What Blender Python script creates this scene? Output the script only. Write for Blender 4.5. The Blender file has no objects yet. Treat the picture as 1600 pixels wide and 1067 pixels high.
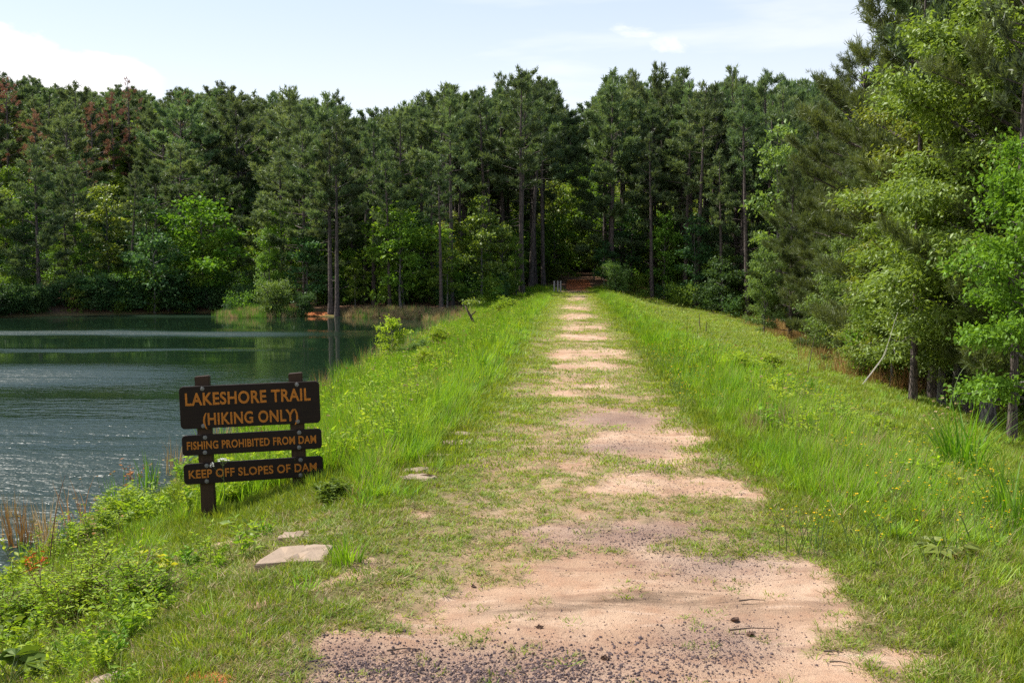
import bpy, math, random
import numpy as np
from mathutils import Vector, Matrix, Euler

SC = bpy.context.scene
COL = SC.collection
rad = math.radians
RNG = np.random.default_rng(11)
random.seed(7)

# ------------------------------------------------------------------ camera
F = 1600.0                      # focal length in photo pixels (photo is 1600 wide)
HORIZON, VANISH = 420.0, 895.0  # photo pixels: eye level and the direction of the dam
CAMZ = 1.75
YAW = math.atan((VANISH - 800) / F)
PITCH = math.atan((533.5 - HORIZON) / F)
cam_d = bpy.data.cameras.new('camera')
cam = bpy.data.objects.new('camera', cam_d)
COL.objects.link(cam)
cam.location = (0, 0, CAMZ)
cam.rotation_euler = (rad(90) - PITCH, 0, YAW)
cam_d.sensor_width = 36
cam_d.lens = 36
cam_d.clip_start = 0.05
cam_d.clip_end = 4000
SC.camera = cam
CM = np.array(cam.rotation_euler.to_matrix())
RIGHT, UP, FWD = CM[:, 0], CM[:, 1], -CM[:, 2]


def project(x, y, z):
    x, y, z = np.broadcast_arrays(np.asarray(x, float), np.asarray(y, float), np.asarray(z, float) - CAMZ)
    p = np.stack([x, y, z], -1)
    d = p @ FWD
    d = np.where(np.abs(d) < 1e-3, 1e-3, d)
    return 800 + F * (p @ RIGHT) / d, 533.5 - F * (p @ UP) / d, d


def ray(px, py):
    return FWD + RIGHT * (px - 800) / F - UP * (py - 533.5) / F


def at_depth(px, py, depth):
    return np.array([0, 0, CAMZ]) + ray(px, py) * depth


# ------------------------------------------------------------------ light
SUN_AZ = rad(71)   # degrees to the left of the dam's direction
SUN_EL = rad(54)
SUN_DIR = Vector((-math.sin(SUN_AZ) * math.cos(SUN_EL), math.cos(SUN_AZ) * math.cos(SUN_EL), math.sin(SUN_EL)))
sun_d = bpy.data.lights.new('sun', 'SUN')
sun_d.energy = 5.0
sun_d.angle = rad(0.53)
sun_d.color = (1.0, 0.95, 0.86)
sun = bpy.data.objects.new('sun', sun_d)
COL.objects.link(sun)
sun.rotation_euler = SUN_DIR.to_track_quat('Z', 'Y').to_euler()
sun.location = SUN_DIR * 60

world = bpy.data.worlds.new('World')
SC.world = world
world.use_nodes = True
SC.view_settings.view_transform = 'Standard'
SC.view_settings.look = 'None'
SC.view_settings.gamma = 1
SC.view_settings.use_curve_mapping = False
SC.view_settings.exposure = 0.6
SC.render.film_transparent = False
try:
    SC.cycles.max_bounces = 7
    SC.cycles.diffuse_bounces = 3
    SC.cycles.glossy_bounces = 3
    SC.cycles.transmission_bounces = 5
    SC.cycles.transparent_max_bounces = 6
    SC.cycles.sample_clamp_indirect = 4
    SC.cycles.use_denoising = False
    SC.cycles.denoiser = 'OPENIMAGEDENOISE'
    SC.cycles.denoising_input_passes = 'RGB_ALBEDO_NORMAL'
    SC.cycles.denoising_prefilter = 'ACCURATE'
    SC.cycles.use_adaptive_sampling = False
except Exception:
    pass


class NT:
    """short hand for node trees"""
    def __init__(self, tree):
        self.t = tree
        tree.nodes.clear()

    def n(self, typ, **kw):
        nd = self.t.nodes.new(typ)
        for k, v in kw.items():
            if k.startswith('i_'):
                nd.inputs[k[2:].replace('_', ' ')].default_value = v
            else:
                setattr(nd, k, v)
        return nd

    def l(self, a, b):
        self.t.links.new(a, b)

    def math(self, op, a, b=None, c=None, clamp=False):
        nd = self.t.nodes.new('ShaderNodeMath')
        nd.operation = op
        nd.use_clamp = clamp
        for i, v in enumerate((a, b, c)):
            if v is None:
                continue
            if isinstance(v, (int, float)):
                nd.inputs[i].default_value = v
            else:
                self.l(v, nd.inputs[i])
        return nd.outputs[0]

    def mix(self, fac, a, b, mode='MIX'):
        nd = self.t.nodes.new('ShaderNodeMix')
        nd.data_type = 'RGBA'
        nd.blend_type = mode
        nd.clamp_factor = True
        for s, v in ((nd.inputs[0], fac), (nd.inputs[6], a), (nd.inputs[7], b)):
            if isinstance(v, (int, float)):
                s.default_value = v
            elif isinstance(v, tuple):
                s.default_value = v if len(v) == 4 else (*v, 1)
            else:
                self.l(v, s)
        return nd.outputs[2]

    def ramp(self, v, lo, hi, a=0.0, b=1.0, smooth=True):
        nd = self.t.nodes.new('ShaderNodeMapRange')
        nd.interpolation_type = 'SMOOTHSTEP' if smooth else 'LINEAR'
        if not isinstance(v, (int, float)):
            self.l(v, nd.inputs[0])
        for i, q in zip((1, 2, 3, 4), (lo, hi, a, b)):
            nd.inputs[i].default_value = q
        return nd.outputs[0]

    def noise(self, vec, scale, detail=3.0, rough=0.55, dist=0.0):
        nd = self.t.nodes.new('ShaderNodeTexNoise')
        nd.inputs['Scale'].default_value = scale
        nd.inputs['Detail'].default_value = detail
        nd.inputs['Roughness'].default_value = rough
        nd.inputs['Distortion'].default_value = dist
        if vec is not None:
            self.l(vec, nd.inputs['Vector'])
        return nd.outputs[0]

    def mapping(self, vec, scale=(1, 1, 1), rot=(0, 0, 0), loc=(0, 0, 0)):
        nd = self.t.nodes.new('ShaderNodeMapping')
        nd.inputs['Scale'].default_value = scale
        nd.inputs['Rotation'].default_value = rot
        nd.inputs['Location'].default_value = loc
        self.l(vec, nd.inputs['Vector'])
        return nd.outputs[0]

    def attr(self, name):
        nd = self.t.nodes.new('ShaderNodeAttribute')
        nd.attribute_name = name
        return nd.outputs['Fac']


def build_world():
    t = NT(world.node_tree)
    out = t.n('ShaderNodeOutputWorld')
    bg = t.n('ShaderNodeBackground')
    bg.inputs['Strength'].default_value = 0.122
    sky = t.n('ShaderNodeTexSky')
    sky.sky_type = 'NISHITA'
    sky.sun_disc = False
    sky.sun_elevation = SUN_EL
    sky.sun_rotation = -SUN_AZ
    sky.altitude = 50
    sky.air_density = 1.0
    sky.dust_density = 0.9
    sky.ozone_density = 1.8
    tc = t.n('ShaderNodeTexCoord')
    sep = t.n('ShaderNodeSeparateXYZ')
    t.l(tc.outputs['Generated'], sep.inputs[0])
    X, Y, Z = sep.outputs
    az = t.math('ARCTAN2', X, Y)
    # flat cloud coordinates: heading, elevation
    comb = t.n('ShaderNodeCombineXYZ')
    t.l(az, comb.inputs[0])
    t.l(t.math('MULTIPLY', Z, 2.4), comb.inputs[1])
    v = comb.outputs[0]
    n1 = t.noise(v, 7.0, 6.0, 0.6, 0.3)
    n2 = t.noise(t.mapping(v, (1.0, 2.2, 1.0), loc=(3.1, 0.4, 2)), 3.2, 5.0, 0.55, 0.2)
    # heap of cloud low on the left: upper edge falls from left to right
    edge = t.math('SUBTRACT', t.math('ADD', t.math('MULTIPLY', az, -0.20), 0.105), Z)
    c1 = t.ramp(t.math('ADD', edge, t.math('MULTIPLY', t.math('SUBTRACT', n1, 0.5), 0.07)), -0.003, 0.012)
    c1 = t.math('MULTIPLY', c1, t.ramp(az, -0.36, -0.42))
    # thin streak high above the right tree line
    q = t.math('ADD', t.math('SUBTRACT', Z, 0.211), t.math('MULTIPLY', t.math('SUBTRACT', az, 0.078), 0.26))
    n4 = t.noise(v, 26.0, 5.0, 0.65, 0.6)
    d = t.math('ADD', t.math('POWER', t.math('DIVIDE', q, 0.010), 2.0),
               t.math('POWER', t.math('DIVIDE', t.math('SUBTRACT', az, 0.080), 0.052), 2.0))
    c2 = t.ramp(t.math('ADD', d, t.math('MULTIPLY', t.math('SUBTRACT', n4, 0.5), 4.5)), 1.2, -0.6, 0, 0.5)
    # general thin high cloud
    c3 = t.math('MULTIPLY', t.ramp(n2, 0.5, 0.72, 0, 0.45), t.ramp(Z, 0.42, 0.1))
    c4 = t.ramp(Z, 0.24, 0.10, 0.0, 0.42)
    f = t.math('MAXIMUM', c1, t.math('MAXIMUM', c2, t.math('MAXIMUM', c3, c4)))
    veil = t.mix(t.ramp(Z, .2, .44, .62, .0), sky.outputs[0], (5.1, 5.45, 5.8))
    col = t.mix(f, veil, (6.9, 6.75, 6.95))
    t.l(col, bg.inputs['Color'])
    t.l(bg.outputs[0], out.inputs[0])


build_world()


# ------------------------------------------------------------------ numpy helpers
def hash2(ix, iy, seed):
    h = (ix.astype(np.int64) * 374761393 + iy.astype(np.int64) * 668265263 + seed * 1442695041) & 0xFFFFFFFF
    h = ((h ^ (h >> 13)) * 1274126177) & 0xFFFFFFFF
    h = h ^ (h >> 16)
    return (h & 0xFFFF) / 65535.0


def vnoise(x, y, seed=0):
    x = np.asarray(x, float); y = np.asarray(y, float)
    ix, iy = np.floor(x), np.floor(y)
    fx, fy = x - ix, y - iy
    ux, uy = fx * fx * (3 - 2 * fx), fy * fy * (3 - 2 * fy)
    a, b = hash2(ix, iy, seed), hash2(ix + 1, iy, seed)
    c, d = hash2(ix, iy + 1, seed), hash2(ix + 1, iy + 1, seed)
    return (a * (1 - ux) + b * ux) * (1 - uy) + (c * (1 - ux) + d * ux) * uy


def fbm(x, y, seed=0, octs=4):
    s, a, t = 0, 0.5, 0
    for o in range(octs):
        s = s + a * vnoise(x * 2 ** o, y * 2 ** o, seed + o * 17)
        t += a
        a *= 0.5
    return s / t


def sstep(a, b, v):
    t = np.clip((np.asarray(v, float) - a) / (b - a), 0, 1)
    return t * t * (3 - 2 * t)


# ------------------------------------------------------------------ terrain shape
ZW = -1.2            # lake level
PATHX = 0.2
LAKE = np.array([(-5.1, -40), (-5.1, 5), (-5.25, 11), (-5.7, 16), (-6.1, 22), (-6.4, 35), (-6.6, 48), (-7.0, 55), (-8.5, 59.5), (-12, 61.5),
                 (-16, 62.5), (-18, 61.4), (-20.6, 61), (-21.8, 62.3), (-22.4, 68), (-26, 67.2), (-29, 64.5), (-32, 62), (-38, 58),
                 (-50, 51), (-75, 40), (-95, 10), (-95, -40)], float)


def lake_d(x, y):
    """distance to the shore, positive on land"""
    x = np.asarray(x, float); y = np.asarray(y, float)
    best = np.full(x.shape, 1e9)
    inside = np.zeros(x.shape, bool)
    n = len(LAKE)
    for i in range(n):
        ax, ay = LAKE[i]; bx, by = LAKE[(i + 1) % n]
        dx, dy = bx - ax, by - ay
        t = np.clip(((x - ax) * dx + (y - ay) * dy) / (dx * dx + dy * dy), 0, 1)
        best = np.minimum(best, np.hypot(x - ax - t * dx, y - ay - t * dy))
        cond = ((ay > y) != (by > y))
        xi = ax + (y - ay) / (dy if abs(dy) > 1e-9 else 1e-9) * dx
        inside ^= cond & (x < xi)
    return np.where(inside, -best, best)


def smax(a, b, k):
    h = np.clip(0.5 + 0.5 * (a - b) / k, 0, 1)
    return b * (1 - h) + a * h + k * h * (1 - h)


def zt(x, y):
    x = np.asarray(x, float); y = np.asarray(y, float)
    d = lake_d(x, y)
    hl = sstep(-19, -34, x)
    dl = np.maximum(d, 0)
    left = ZW + 0.09 * np.minimum(dl, 2.5) + (0.05 + 0.15 * hl) * np.minimum(dl, 26 + 24 * hl) + 0.03 * np.maximum(dl - 26 - 24 * hl, 0)
    left = np.where(d < 0, np.maximum(ZW + 0.22 * d, -3.5), left)
    right = 0.055 * (y - 80) - 0.17 * np.maximum(x - 2.5, 0) * sstep(150, 85, y)
    right = np.maximum(right, -4.6 + 0.012 * x)
    w = sstep(-4, 2.5, x)
    nat = left * (1 - w) + right * w
    nat = nat + (fbm(x * 0.18, y * 0.18, 5, 3) - 0.5) * 0.5 * sstep(1.5, 6, d)
    cz = np.maximum(0.055 * (y - 80), 0)
    dam = np.where(x < 0, cz - np.maximum(-1.8 - x, 0) / 3.0, cz - np.maximum(x - 2.4, 0) / 4.4)
    dam = np.where(x < -1.2, dam - 0.05 * sstep(-1.2, -1.9, x), dam)
    dam = np.where(y > 82, dam - np.maximum(np.abs(x - PATHX) - 2.5, 0) * 0.1, dam)
    dam = np.maximum(dam, -6)
    z = smax(nat, dam, 0.25) - 0.02
    z = z + (fbm(x * 0.9, y * 0.9, 3, 4) - 0.5) * 0.10 * (0.35 + 0.65 * sstep(1.0, 2.5, np.abs(x - PATHX)))
    z = z + (fbm(x * 3.5, y * 3.5, 8, 3) - 0.5) * 0.035
    # faint wheel ruts
    z = z - 0.02 * np.exp(-((np.abs(x - PATHX) - 0.72) / 0.25) ** 2) * sstep(85, 78, y)
    # mound of red clay at the shore
    z = z + 0.16 * np.exp(-(((x + 15.9) / 1.3) ** 2 + ((y - 63.3) / 0.7) ** 2)) * (0.6 + 0.8 * vnoise(x * 3, y * 3, 4))
    return z


def ground_z(x, y):
    return float(zt(np.array([x]), np.array([y]))[0])


def ground_hit(px, py, dmax=160):
    r = ray(px, py)
    ts = np.concatenate([np.linspace(2, 20, 900), np.linspace(20, dmax, 1500)])
    P = np.array([0, 0, CAMZ])[None] + ts[:, None] * r[None]
    dz = P[:, 2] - zt(P[:, 0], P[:, 1])
    k = np.argmax(dz < 0)
    if dz[k] >= 0:
        k = len(ts) - 1
    return P[k, 0], P[k, 1], float(zt(P[k:k + 1, 0], P[k:k + 1, 1])[0])


# bare dirt patches seen on the trail (photo pixels: centre x, y, half width, half height)
PATCH = [(985, 1075, 470, 95, 1.5), (1000, 965, 360, 75, 1.3), (1050, 905, 270, 42, 1.2), (1030, 838, 235, 24, .62),
         (1060, 757, 140, 19, 1.25), (1000, 690, 130, 21, 1.15), (965, 656, 90, 11, 1.1), (1060, 705, 75, 9, 1.0),
         (918, 552, 72, 8, 1.1), (928, 572, 66, 7, 1.1), (945, 602, 22, 5, .8), (880, 619, 34, 4, .95),
         (903, 527, 52, 5, .95), (905, 512, 48, 5, .9), (898, 495, 40, 5, .8), (902, 480, 34, 5, .7), (900, 466, 28, 5, .6),
         (695, 803, 62, 7, .9), (620, 818, 45, 4, .6), (1218, 736, 30, 4, .8), (1290, 850, 45, 6, .5),
         (560, 1010, 70, 30, .7), (1380, 1035, 80, 28, .9), (800, 700, 60, 4, .4), (1130, 772, 70, 5, 1.0)]


def bare_mask(x, y):
    px, py, d = project(x, y, zt(x, y))
    m = np.zeros_like(px)
    for cx, cy, hx, hy, s in PATCH:
        e = ((px - cx) / hx) ** 2 + ((py - cy) / hy) ** 2
        m = np.maximum(m, s * np.clip(1.45 - e, 0, 1.1))
    n = fbm(x * 2.4, y * 1.5, 21, 4)
    n2 = fbm(x * 9, y * 7, 33, 3)
    far = sstep(12, 40, y)
    n3 = fbm(x * .9, y * 2.6, 44, 3)
    m = m + (n - 0.5) * (2.3 - 0.9 * far) + (n2 - 0.5) * 1.3 + (n3 - .5) * 1.2 - .08
    m = m + 0.38 * np.exp(-((x - PATHX - .05) / 0.62) ** 4) * sstep(4, 9, y) + .8 * (vnoise(x * .35, y * (1.9 - 1.1 * far), 52) - .5) * (np.abs(x - PATHX) < .9) * sstep(7, 10, y) - .12 * sstep(12, 9, y) * sstep(6.2, 6.6, y)
    m = np.where((d > 0) & (np.abs(x - PATHX) < 3.2), m, 0)
    # trail going up into the woods
    tr = sstep(1.5, 0.8, np.abs(x - PATHX)) * sstep(74, 79, y)
    return np.maximum(sstep(0.28, 0.98, m), tr * 0.9)


def grass_height(x, y):
    left = sstep(-0.95, -1.75, x) * (0.05 + 0.27 * sstep(7.0, 9.5, y))
    right = sstep(1.3, 2.1, x) * (0.06 + 0.21 * sstep(6.0, 9.5, y))
    e0 = np.where(y < 24, 3.4, 2.4) + 1.2 * (fbm(y * .25, y * 0 + 2, 55, 2) - .5)
    mown = sstep(0, 1, (x - e0) / .8)
    right = right * (1 - mown) + 0.08 * mown
    ang = x / np.maximum(y, 1)
    clear = sstep(-.44, -.40, ang) * sstep(-.205, -.235, ang) * sstep(5.5, 6.5, y) * sstep(9.7, 9.4, y)
    bank = sstep(-3.3, -4.2, x) * sstep(17, 12, y)
    left = left * (1 - .72 * clear) * (1 - .68 * bank)
    return 0.035 + left + right


# ------------------------------------------------------------------ materials
def mat(name):
    m = bpy.data.materials.new(name)
    m.use_nodes = True
    return m, NT(m.node_tree)


def leaf_mat(name, a, b, trans=0.4, gloss=0.2, hue=0.02, val=0.3, tcol=None):
    """thin leaf: reflects and lets light through; colour runs from a to b leaf by leaf, a little tree by tree"""
    m, t = mat(name)
    out = t.n('ShaderNodeOutputMaterial')
    tint = t.attr('tint')
    oi = t.n('ShaderNodeObjectInfo')
    col = t.mix(tint, a, b)
    hs = t.n('ShaderNodeHueSaturation')
    t.l(col, hs.inputs['Color'])
    t.l(t.ramp(oi.outputs['Random'], 0, 1, 0.5 - hue, 0.5 + hue, False), hs.inputs['Hue'])
    t.l(t.ramp(t.math('FRACT', t.math('MULTIPLY', oi.outputs['Random'], 7.31)), 0, 1, 1 - val, 1 + val, False), hs.inputs['Value'])
    pr = t.n('ShaderNodeBsdfPrincipled')
    t.l(hs.outputs[0], pr.inputs['Base Color'])
    pr.inputs['Roughness'].default_value = 0.5
    pr.inputs['Specular IOR Level'].default_value = gloss
    tr = t.n('ShaderNodeBsdfTranslucent')
    tc = t.mix(1.0, hs.outputs[0], tcol or (1.25, 1.2, 0.55), 'MULTIPLY')
    t.l(tc, tr.inputs['Color'])
    mx = t.n('ShaderNodeMixShader')
    mx.inputs[0].default_value = trans
    t.l(pr.outputs[0], mx.inputs[1]); t.l(tr.outputs[0], mx.inputs[2])
    t.l(mx.outputs[0], out.inputs[0])
    return m


def bark_mat(name, a, b, scale=9.0):
    m, t = mat(name)
    out = t.n('ShaderNodeOutputMaterial')
    tc = t.n('ShaderNodeTexCoord')
    v = t.mapping(tc.outputs['Object'], (1, 1, 0.22))
    n = t.noise(v, scale, 5, 0.65, 0.4)
    vo = t.n('ShaderNodeTexVoronoi'); vo.feature = 'DISTANCE_TO_EDGE'
    vo.inputs['Scale'].default_value = scale * 1.2
    t.l(v, vo.inputs['Vector'])
    crack = t.ramp(vo.outputs['Distance'], 0.0, 0.14)
    col = t.mix(t.math('MULTIPLY', n, crack), a, b)
    pr = t.n('ShaderNodeBsdfPrincipled')
    t.l(col, pr.inputs['Base Color'])
    pr.inputs['Roughness'].default_value = 0.9
    bp = t.n('ShaderNodeBump'); bp.inputs['Strength'].default_value = 0.6; bp.inputs['Distance'].default_value = 0.02
    t.l(t.math('ADD', crack, n), bp.inputs['Height'])
    t.l(bp.outputs[0], pr.inputs['Normal'])
    t.l(pr.outputs[0], out.inputs[0])
    return m


def plain_mat(name, col, rough=0.7, metal=0.0, var=0.3, scale=20.0, bump=0.2):
    m, t = mat(name)
    out = t.n('ShaderNodeOutputMaterial')
    tc = t.n('ShaderNodeTexCoord')
    n = t.noise(tc.outputs['Object'], scale, 4, 0.6)
    c = t.mix(n, tuple(q * (1 - var) for q in col), tuple(min(1, q * (1 + var)) for q in col))
    pr = t.n('ShaderNodeBsdfPrincipled')
    t.l(c, pr.inputs['Base Color'])
    pr.inputs['Roughness'].default_value = rough
    pr.inputs['Metallic'].default_value = metal
    bp = t.n('ShaderNodeBump'); bp.inputs['Strength'].default_value = bump; bp.inputs['Distance'].default_value = 0.01
    t.l(n, bp.inputs['Height']); t.l(bp.outputs[0], pr.inputs['Normal'])
    t.l(pr.outputs[0], out.inputs[0])
    return m


M = {}
M['needle'] = leaf_mat('pine_needles', (0.052, 0.092, 0.042), (0.19, 0.26, 0.11), 0.38, 0.3, 0.022, 0.32)
M['needle_near'] = leaf_mat('pine_needles_olive', (0.055, 0.085, 0.026), (0.17, 0.21, 0.065), 0.36, 0.4, 0.012, 0.15)
M['needle_dead'] = leaf_mat('brown_pine_needles', (0.20, 0.10, 0.055), (0.40, 0.22, 0.13), 0.2, 0.1, 0.01, 0.2, (1.1, .9, .7))
M['leaf_dark'] = leaf_mat('broad_leaves_dark', (0.04, 0.10, 0.035), (0.11, 0.21, 0.065), 0.38, 0.2, 0.02, 0.25)
M['leaf_mid'] = leaf_mat('broad_leaves_green', (0.085, 0.165, 0.022), (0.21, 0.34, 0.045), 0.42, 0.2, 0.02, 0.25)
M['leaf_lime'] = leaf_mat('broad_leaves_lime', (0.13, 0.19, 0.026), (0.29, 0.37, 0.07), 0.42, 0.5, 0.015, 0.15)
M['leaf_fresh'] = leaf_mat('broad_leaves_fresh', (0.09, 0.19, 0.02), (0.20, 0.36, 0.04), 0.42, 0.2, 0.005, 0.1)
M['leaf_pale'] = leaf_mat('broad_leaves_pale', (0.10, 0.18, 0.035), (0.24, 0.36, 0.10), 0.42, 0.3, 0.01, 0.12)
M['leaf_yellow'] = leaf_mat('yellow_leaves', (0.30, 0.33, 0.02), (0.55, 0.52, 0.05), 0.45, 0.3, 0.01, 0.12)
M['turf'] = leaf_mat('turf_blades', (0.125, 0.205, 0.012), (0.30, 0.37, 0.04), 0.42, 0.3, 0.02, 0.25)
M['tall'] = leaf_mat('tall_grass_blades', (0.125, 0.25, 0.010), (0.29, 0.455, 0.035), 0.5, 0.3, 0.02, 0.22)
M['tall_dark'] = leaf_mat('deep_green_blades', (0.05, 0.14, 0.02), (0.15, 0.30, 0.05), 0.45, 0.4, 0.01, 0.15)
M['dry'] = leaf_mat('dry_blades', (0.22, 0.16, 0.06), (0.50, 0.40, 0.22), 0.35, 0.2, 0.02, 0.25, (1.1, 1, .8))
M['rust'] = leaf_mat('rusty_blades', (0.24, 0.13, 0.045), (0.44, 0.30, 0.11), 0.35, 0.2, 0.02, 0.25, (1.1, 1, .8))
M['herb'] = leaf_mat('herb_leaves', (0.18, 0.30, 0.018), (0.40, 0.52, 0.055), 0.5, 0.2, 0.015, 0.15)
M['petal_yellow'] = leaf_mat('yellow_petals', (0.75, 0.5, 0.01), (0.85, 0.62, 0.03), 0.3, 0.2, 0.01, 0.1)
M['petal_white'] = leaf_mat('white_petals', (0.7, 0.7, 0.62), (0.85, 0.85, 0.8), 0.3, 0.2, 0.005, 0.1, (1, 1, 1))
M['petal_red'] = leaf_mat('orange_red_leaves', (0.45, 0.08, 0.02), (0.7, 0.25, 0.03), 0.4, 0.2, 0.02, 0.1, (1.1, 1, .8))
M['bark'] = bark_mat('pine_bark', (0.03, 0.025, 0.022), (0.21, 0.16, 0.135))
M['bark_grey'] = bark_mat('grey_bark', (0.06, 0.055, 0.05), (0.26, 0.24, 0.22))
M['twig'] = plain_mat('dead_twig', (0.10, 0.07, 0.05), 0.85)
M['twig_pale'] = plain_mat('bleached_stalk', (0.42, 0.38, 0.31), 0.8)
M['stem'] = plain_mat('green_stem', (0.10, 0.15, 0.03), 0.6)
M['stem_red'] = plain_mat('reddish_stem', (0.12, 0.05, 0.03), 0.6)


# ------------------------------------------------------------------ mesh helpers
def mesh_np(name, verts, faces, material, tint=None, smooth=False, mats=None, midx=None):
    """faces: list of (n,k) int arrays"""
    me = bpy.data.meshes.new(name)
    verts = np.ascontiguousarray(verts, np.float32)
    me.vertices.add(len(verts))
    me.vertices.foreach_set('co', verts.ravel())
    loops, starts, tot = [], [], 0
    for f in faces:
        f = np.asarray(f, np.int32)
        if len(f) == 0:
            continue
        k = f.shape[1]
        loops.append(f.ravel())
        starts.append(tot + np.arange(len(f), dtype=np.int32) * k)
        tot += f.size
    loops = np.concatenate(loops); starts = np.concatenate(starts)
    me.loops.add(len(loops)); me.loops.foreach_set('vertex_index', loops)
    me.polygons.add(len(starts)); me.polygons.foreach_set('loop_start', starts)
    if tint is not None:
        at = me.attributes.new('tint', 'FLOAT', 'POINT')
        at.data.foreach_set('value', np.ascontiguousarray(tint, np.float32))
    for mm in (mats or [material]):
        me.materials.append(mm)
    if midx is not None:
        me.polygons.foreach_set('material_index', np.ascontiguousarray(midx, np.int32))
    if smooth:
        me.polygons.foreach_set('use_smooth', np.ones(len(starts), bool))
    me.update(calc_edges=True)
    me.validate()
    return me


def nrm(v):
    return v / np.maximum(np.linalg.norm(v, axis=-1, keepdims=True), 1e-9)


class Tubes:
    """collects tapered tubes along poly-lines"""
    def __init__(self):
        self.v, self.f, self.n = [], [], 0

    def add(self, pts, radii, sides=5, cap=True):
        pts = np.asarray(pts, float); k = len(pts)
        radii = np.broadcast_to(np.asarray(radii, float), (k,))
        tan = nrm(np.gradient(pts, axis=0))
        ref = np.array([0.31, 0.95, 0.05]) if abs(tan[0, 2]) > 0.7 else np.array([0.05, 0.1, 1.0])
        u = nrm(np.cross(tan, ref)); w = np.cross(tan, u)
        a = np.linspace(0, 2 * np.pi, sides, endpoint=False)
        ring = (u[:, None] * np.cos(a)[None, :, None] + w[:, None] * np.sin(a)[None, :, None]) * radii[:, None, None] + pts[:, None]
        self.v.append(ring.reshape(-1, 3))
        i = np.arange(k - 1)[:, None] * sides; j = np.arange(sides)[None]
        j2 = (j + 1) % sides
        q = np.stack([i + j, i + j2, i + sides + j2, i + sides + j], -1).reshape(-1, 4) + self.n
        self.f.append(q)
        self.n += k * sides
        if cap:
            self.v.append(pts[[-1]] + tan[[-1]] * radii[-1] * 0.6)
            t = np.stack([(k - 1) * sides + j[0], (k - 1) * sides + j2[0], np.full(sides, k * sides)], -1)
            self.f.append(np.concatenate([t, t[:, 2:]], 1)[:, :3] + self.n - k * sides)
            self.n += 1

    def mesh(self, name, material, smooth=True):
        f4 = [f for f in self.f if f.shape[1] == 4]; f3 = [f for f in self.f if f.shape[1] == 3]
        fs = []
        if f4: fs.append(np.concatenate(f4))
        if f3: fs.append(np.concatenate(f3))
        return mesh_np(name, np.concatenate(self.v), fs, material, smooth=smooth)


def needles(name, pos, dirs, K, L, W, material, rng, limb, up=0.15, spread=0.9):
    """tufts of pine needles: K slim triangles round each shoot tip"""
    N = len(pos)
    d = dirs[:, None] * 0.75 + rng.normal(0, 1, (N, K, 3)) * spread * 0.6
    d[..., 2] += up
    d = nrm(d)
    ln = L * rng.uniform(0.65, 1.15, (N, K, 1))
    b = pos[:, None] + rng.normal(0, 1, (N, K, 3)) * L * 0.14 - d * ln * 0.1
    side = nrm(np.cross(d, rng.normal(0, 1, (N, K, 3)))) * W * 0.5
    tip = b + d * ln
    mid = b + d * ln * 0.45
    v = np.stack([b, mid + side, tip, mid - side], 2).reshape(-1, 3)
    f = np.arange(N * K * 4).reshape(-1, 4)
    tint = np.clip(limb[:, None, None] * .4 + rng.uniform(0, 1, (N, 1, 1)) * 0.35 + rng.uniform(0, 0.25, (N, K, 1)), 0, 1)
    tint = np.broadcast_to(tint, (N, K, 4)).ravel()
    return mesh_np(name, v, [f], material, tint)


def leaves(name, pos, dirs, size, aspect, material, rng, tint=None, fold=0.25, parent_tint=None):
    """one kite shaped folded leaf per point; dirs = leaf axis"""
    N = len(pos)
    d = nrm(dirs)
    s = nrm(np.cross(d, rng.normal(0, 1, (N, 3)) * 0.7 + np.array([0, 0, 1.0])))
    nn = np.cross(s, d)
    ln = (size * rng.uniform(0.5, 1.3, N))[:, None]
    w = ln * aspect * 0.5
    p1 = pos + d * ln * 0.42 + s * w + nn * w * fold
    p2 = pos + d * ln * 0.42 - s * w + nn * w * fold
    tip = pos + d * ln - nn * ln * 0.12
    v = np.stack([pos, p1, tip, p2], 1).reshape(-1, 3)
    i = np.arange(N)[:, None] * 4
    f = np.concatenate([i + np.array([[0, 1, 2]]), i + np.array([[0, 2, 3]])], 0)
    if tint is None:
        tint = rng.uniform(0, 1, N)
    return mesh_np(name, v, [f], material, np.repeat(tint, 4))


# ------------------------------------------------------------------ tree kinds
def rot_about(v, k, a):
    k = k / np.linalg.norm(k)
    return v * math.cos(a) + np.cross(k, v) * math.sin(a) + k * np.dot(k, v) * (1 - math.cos(a))


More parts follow.
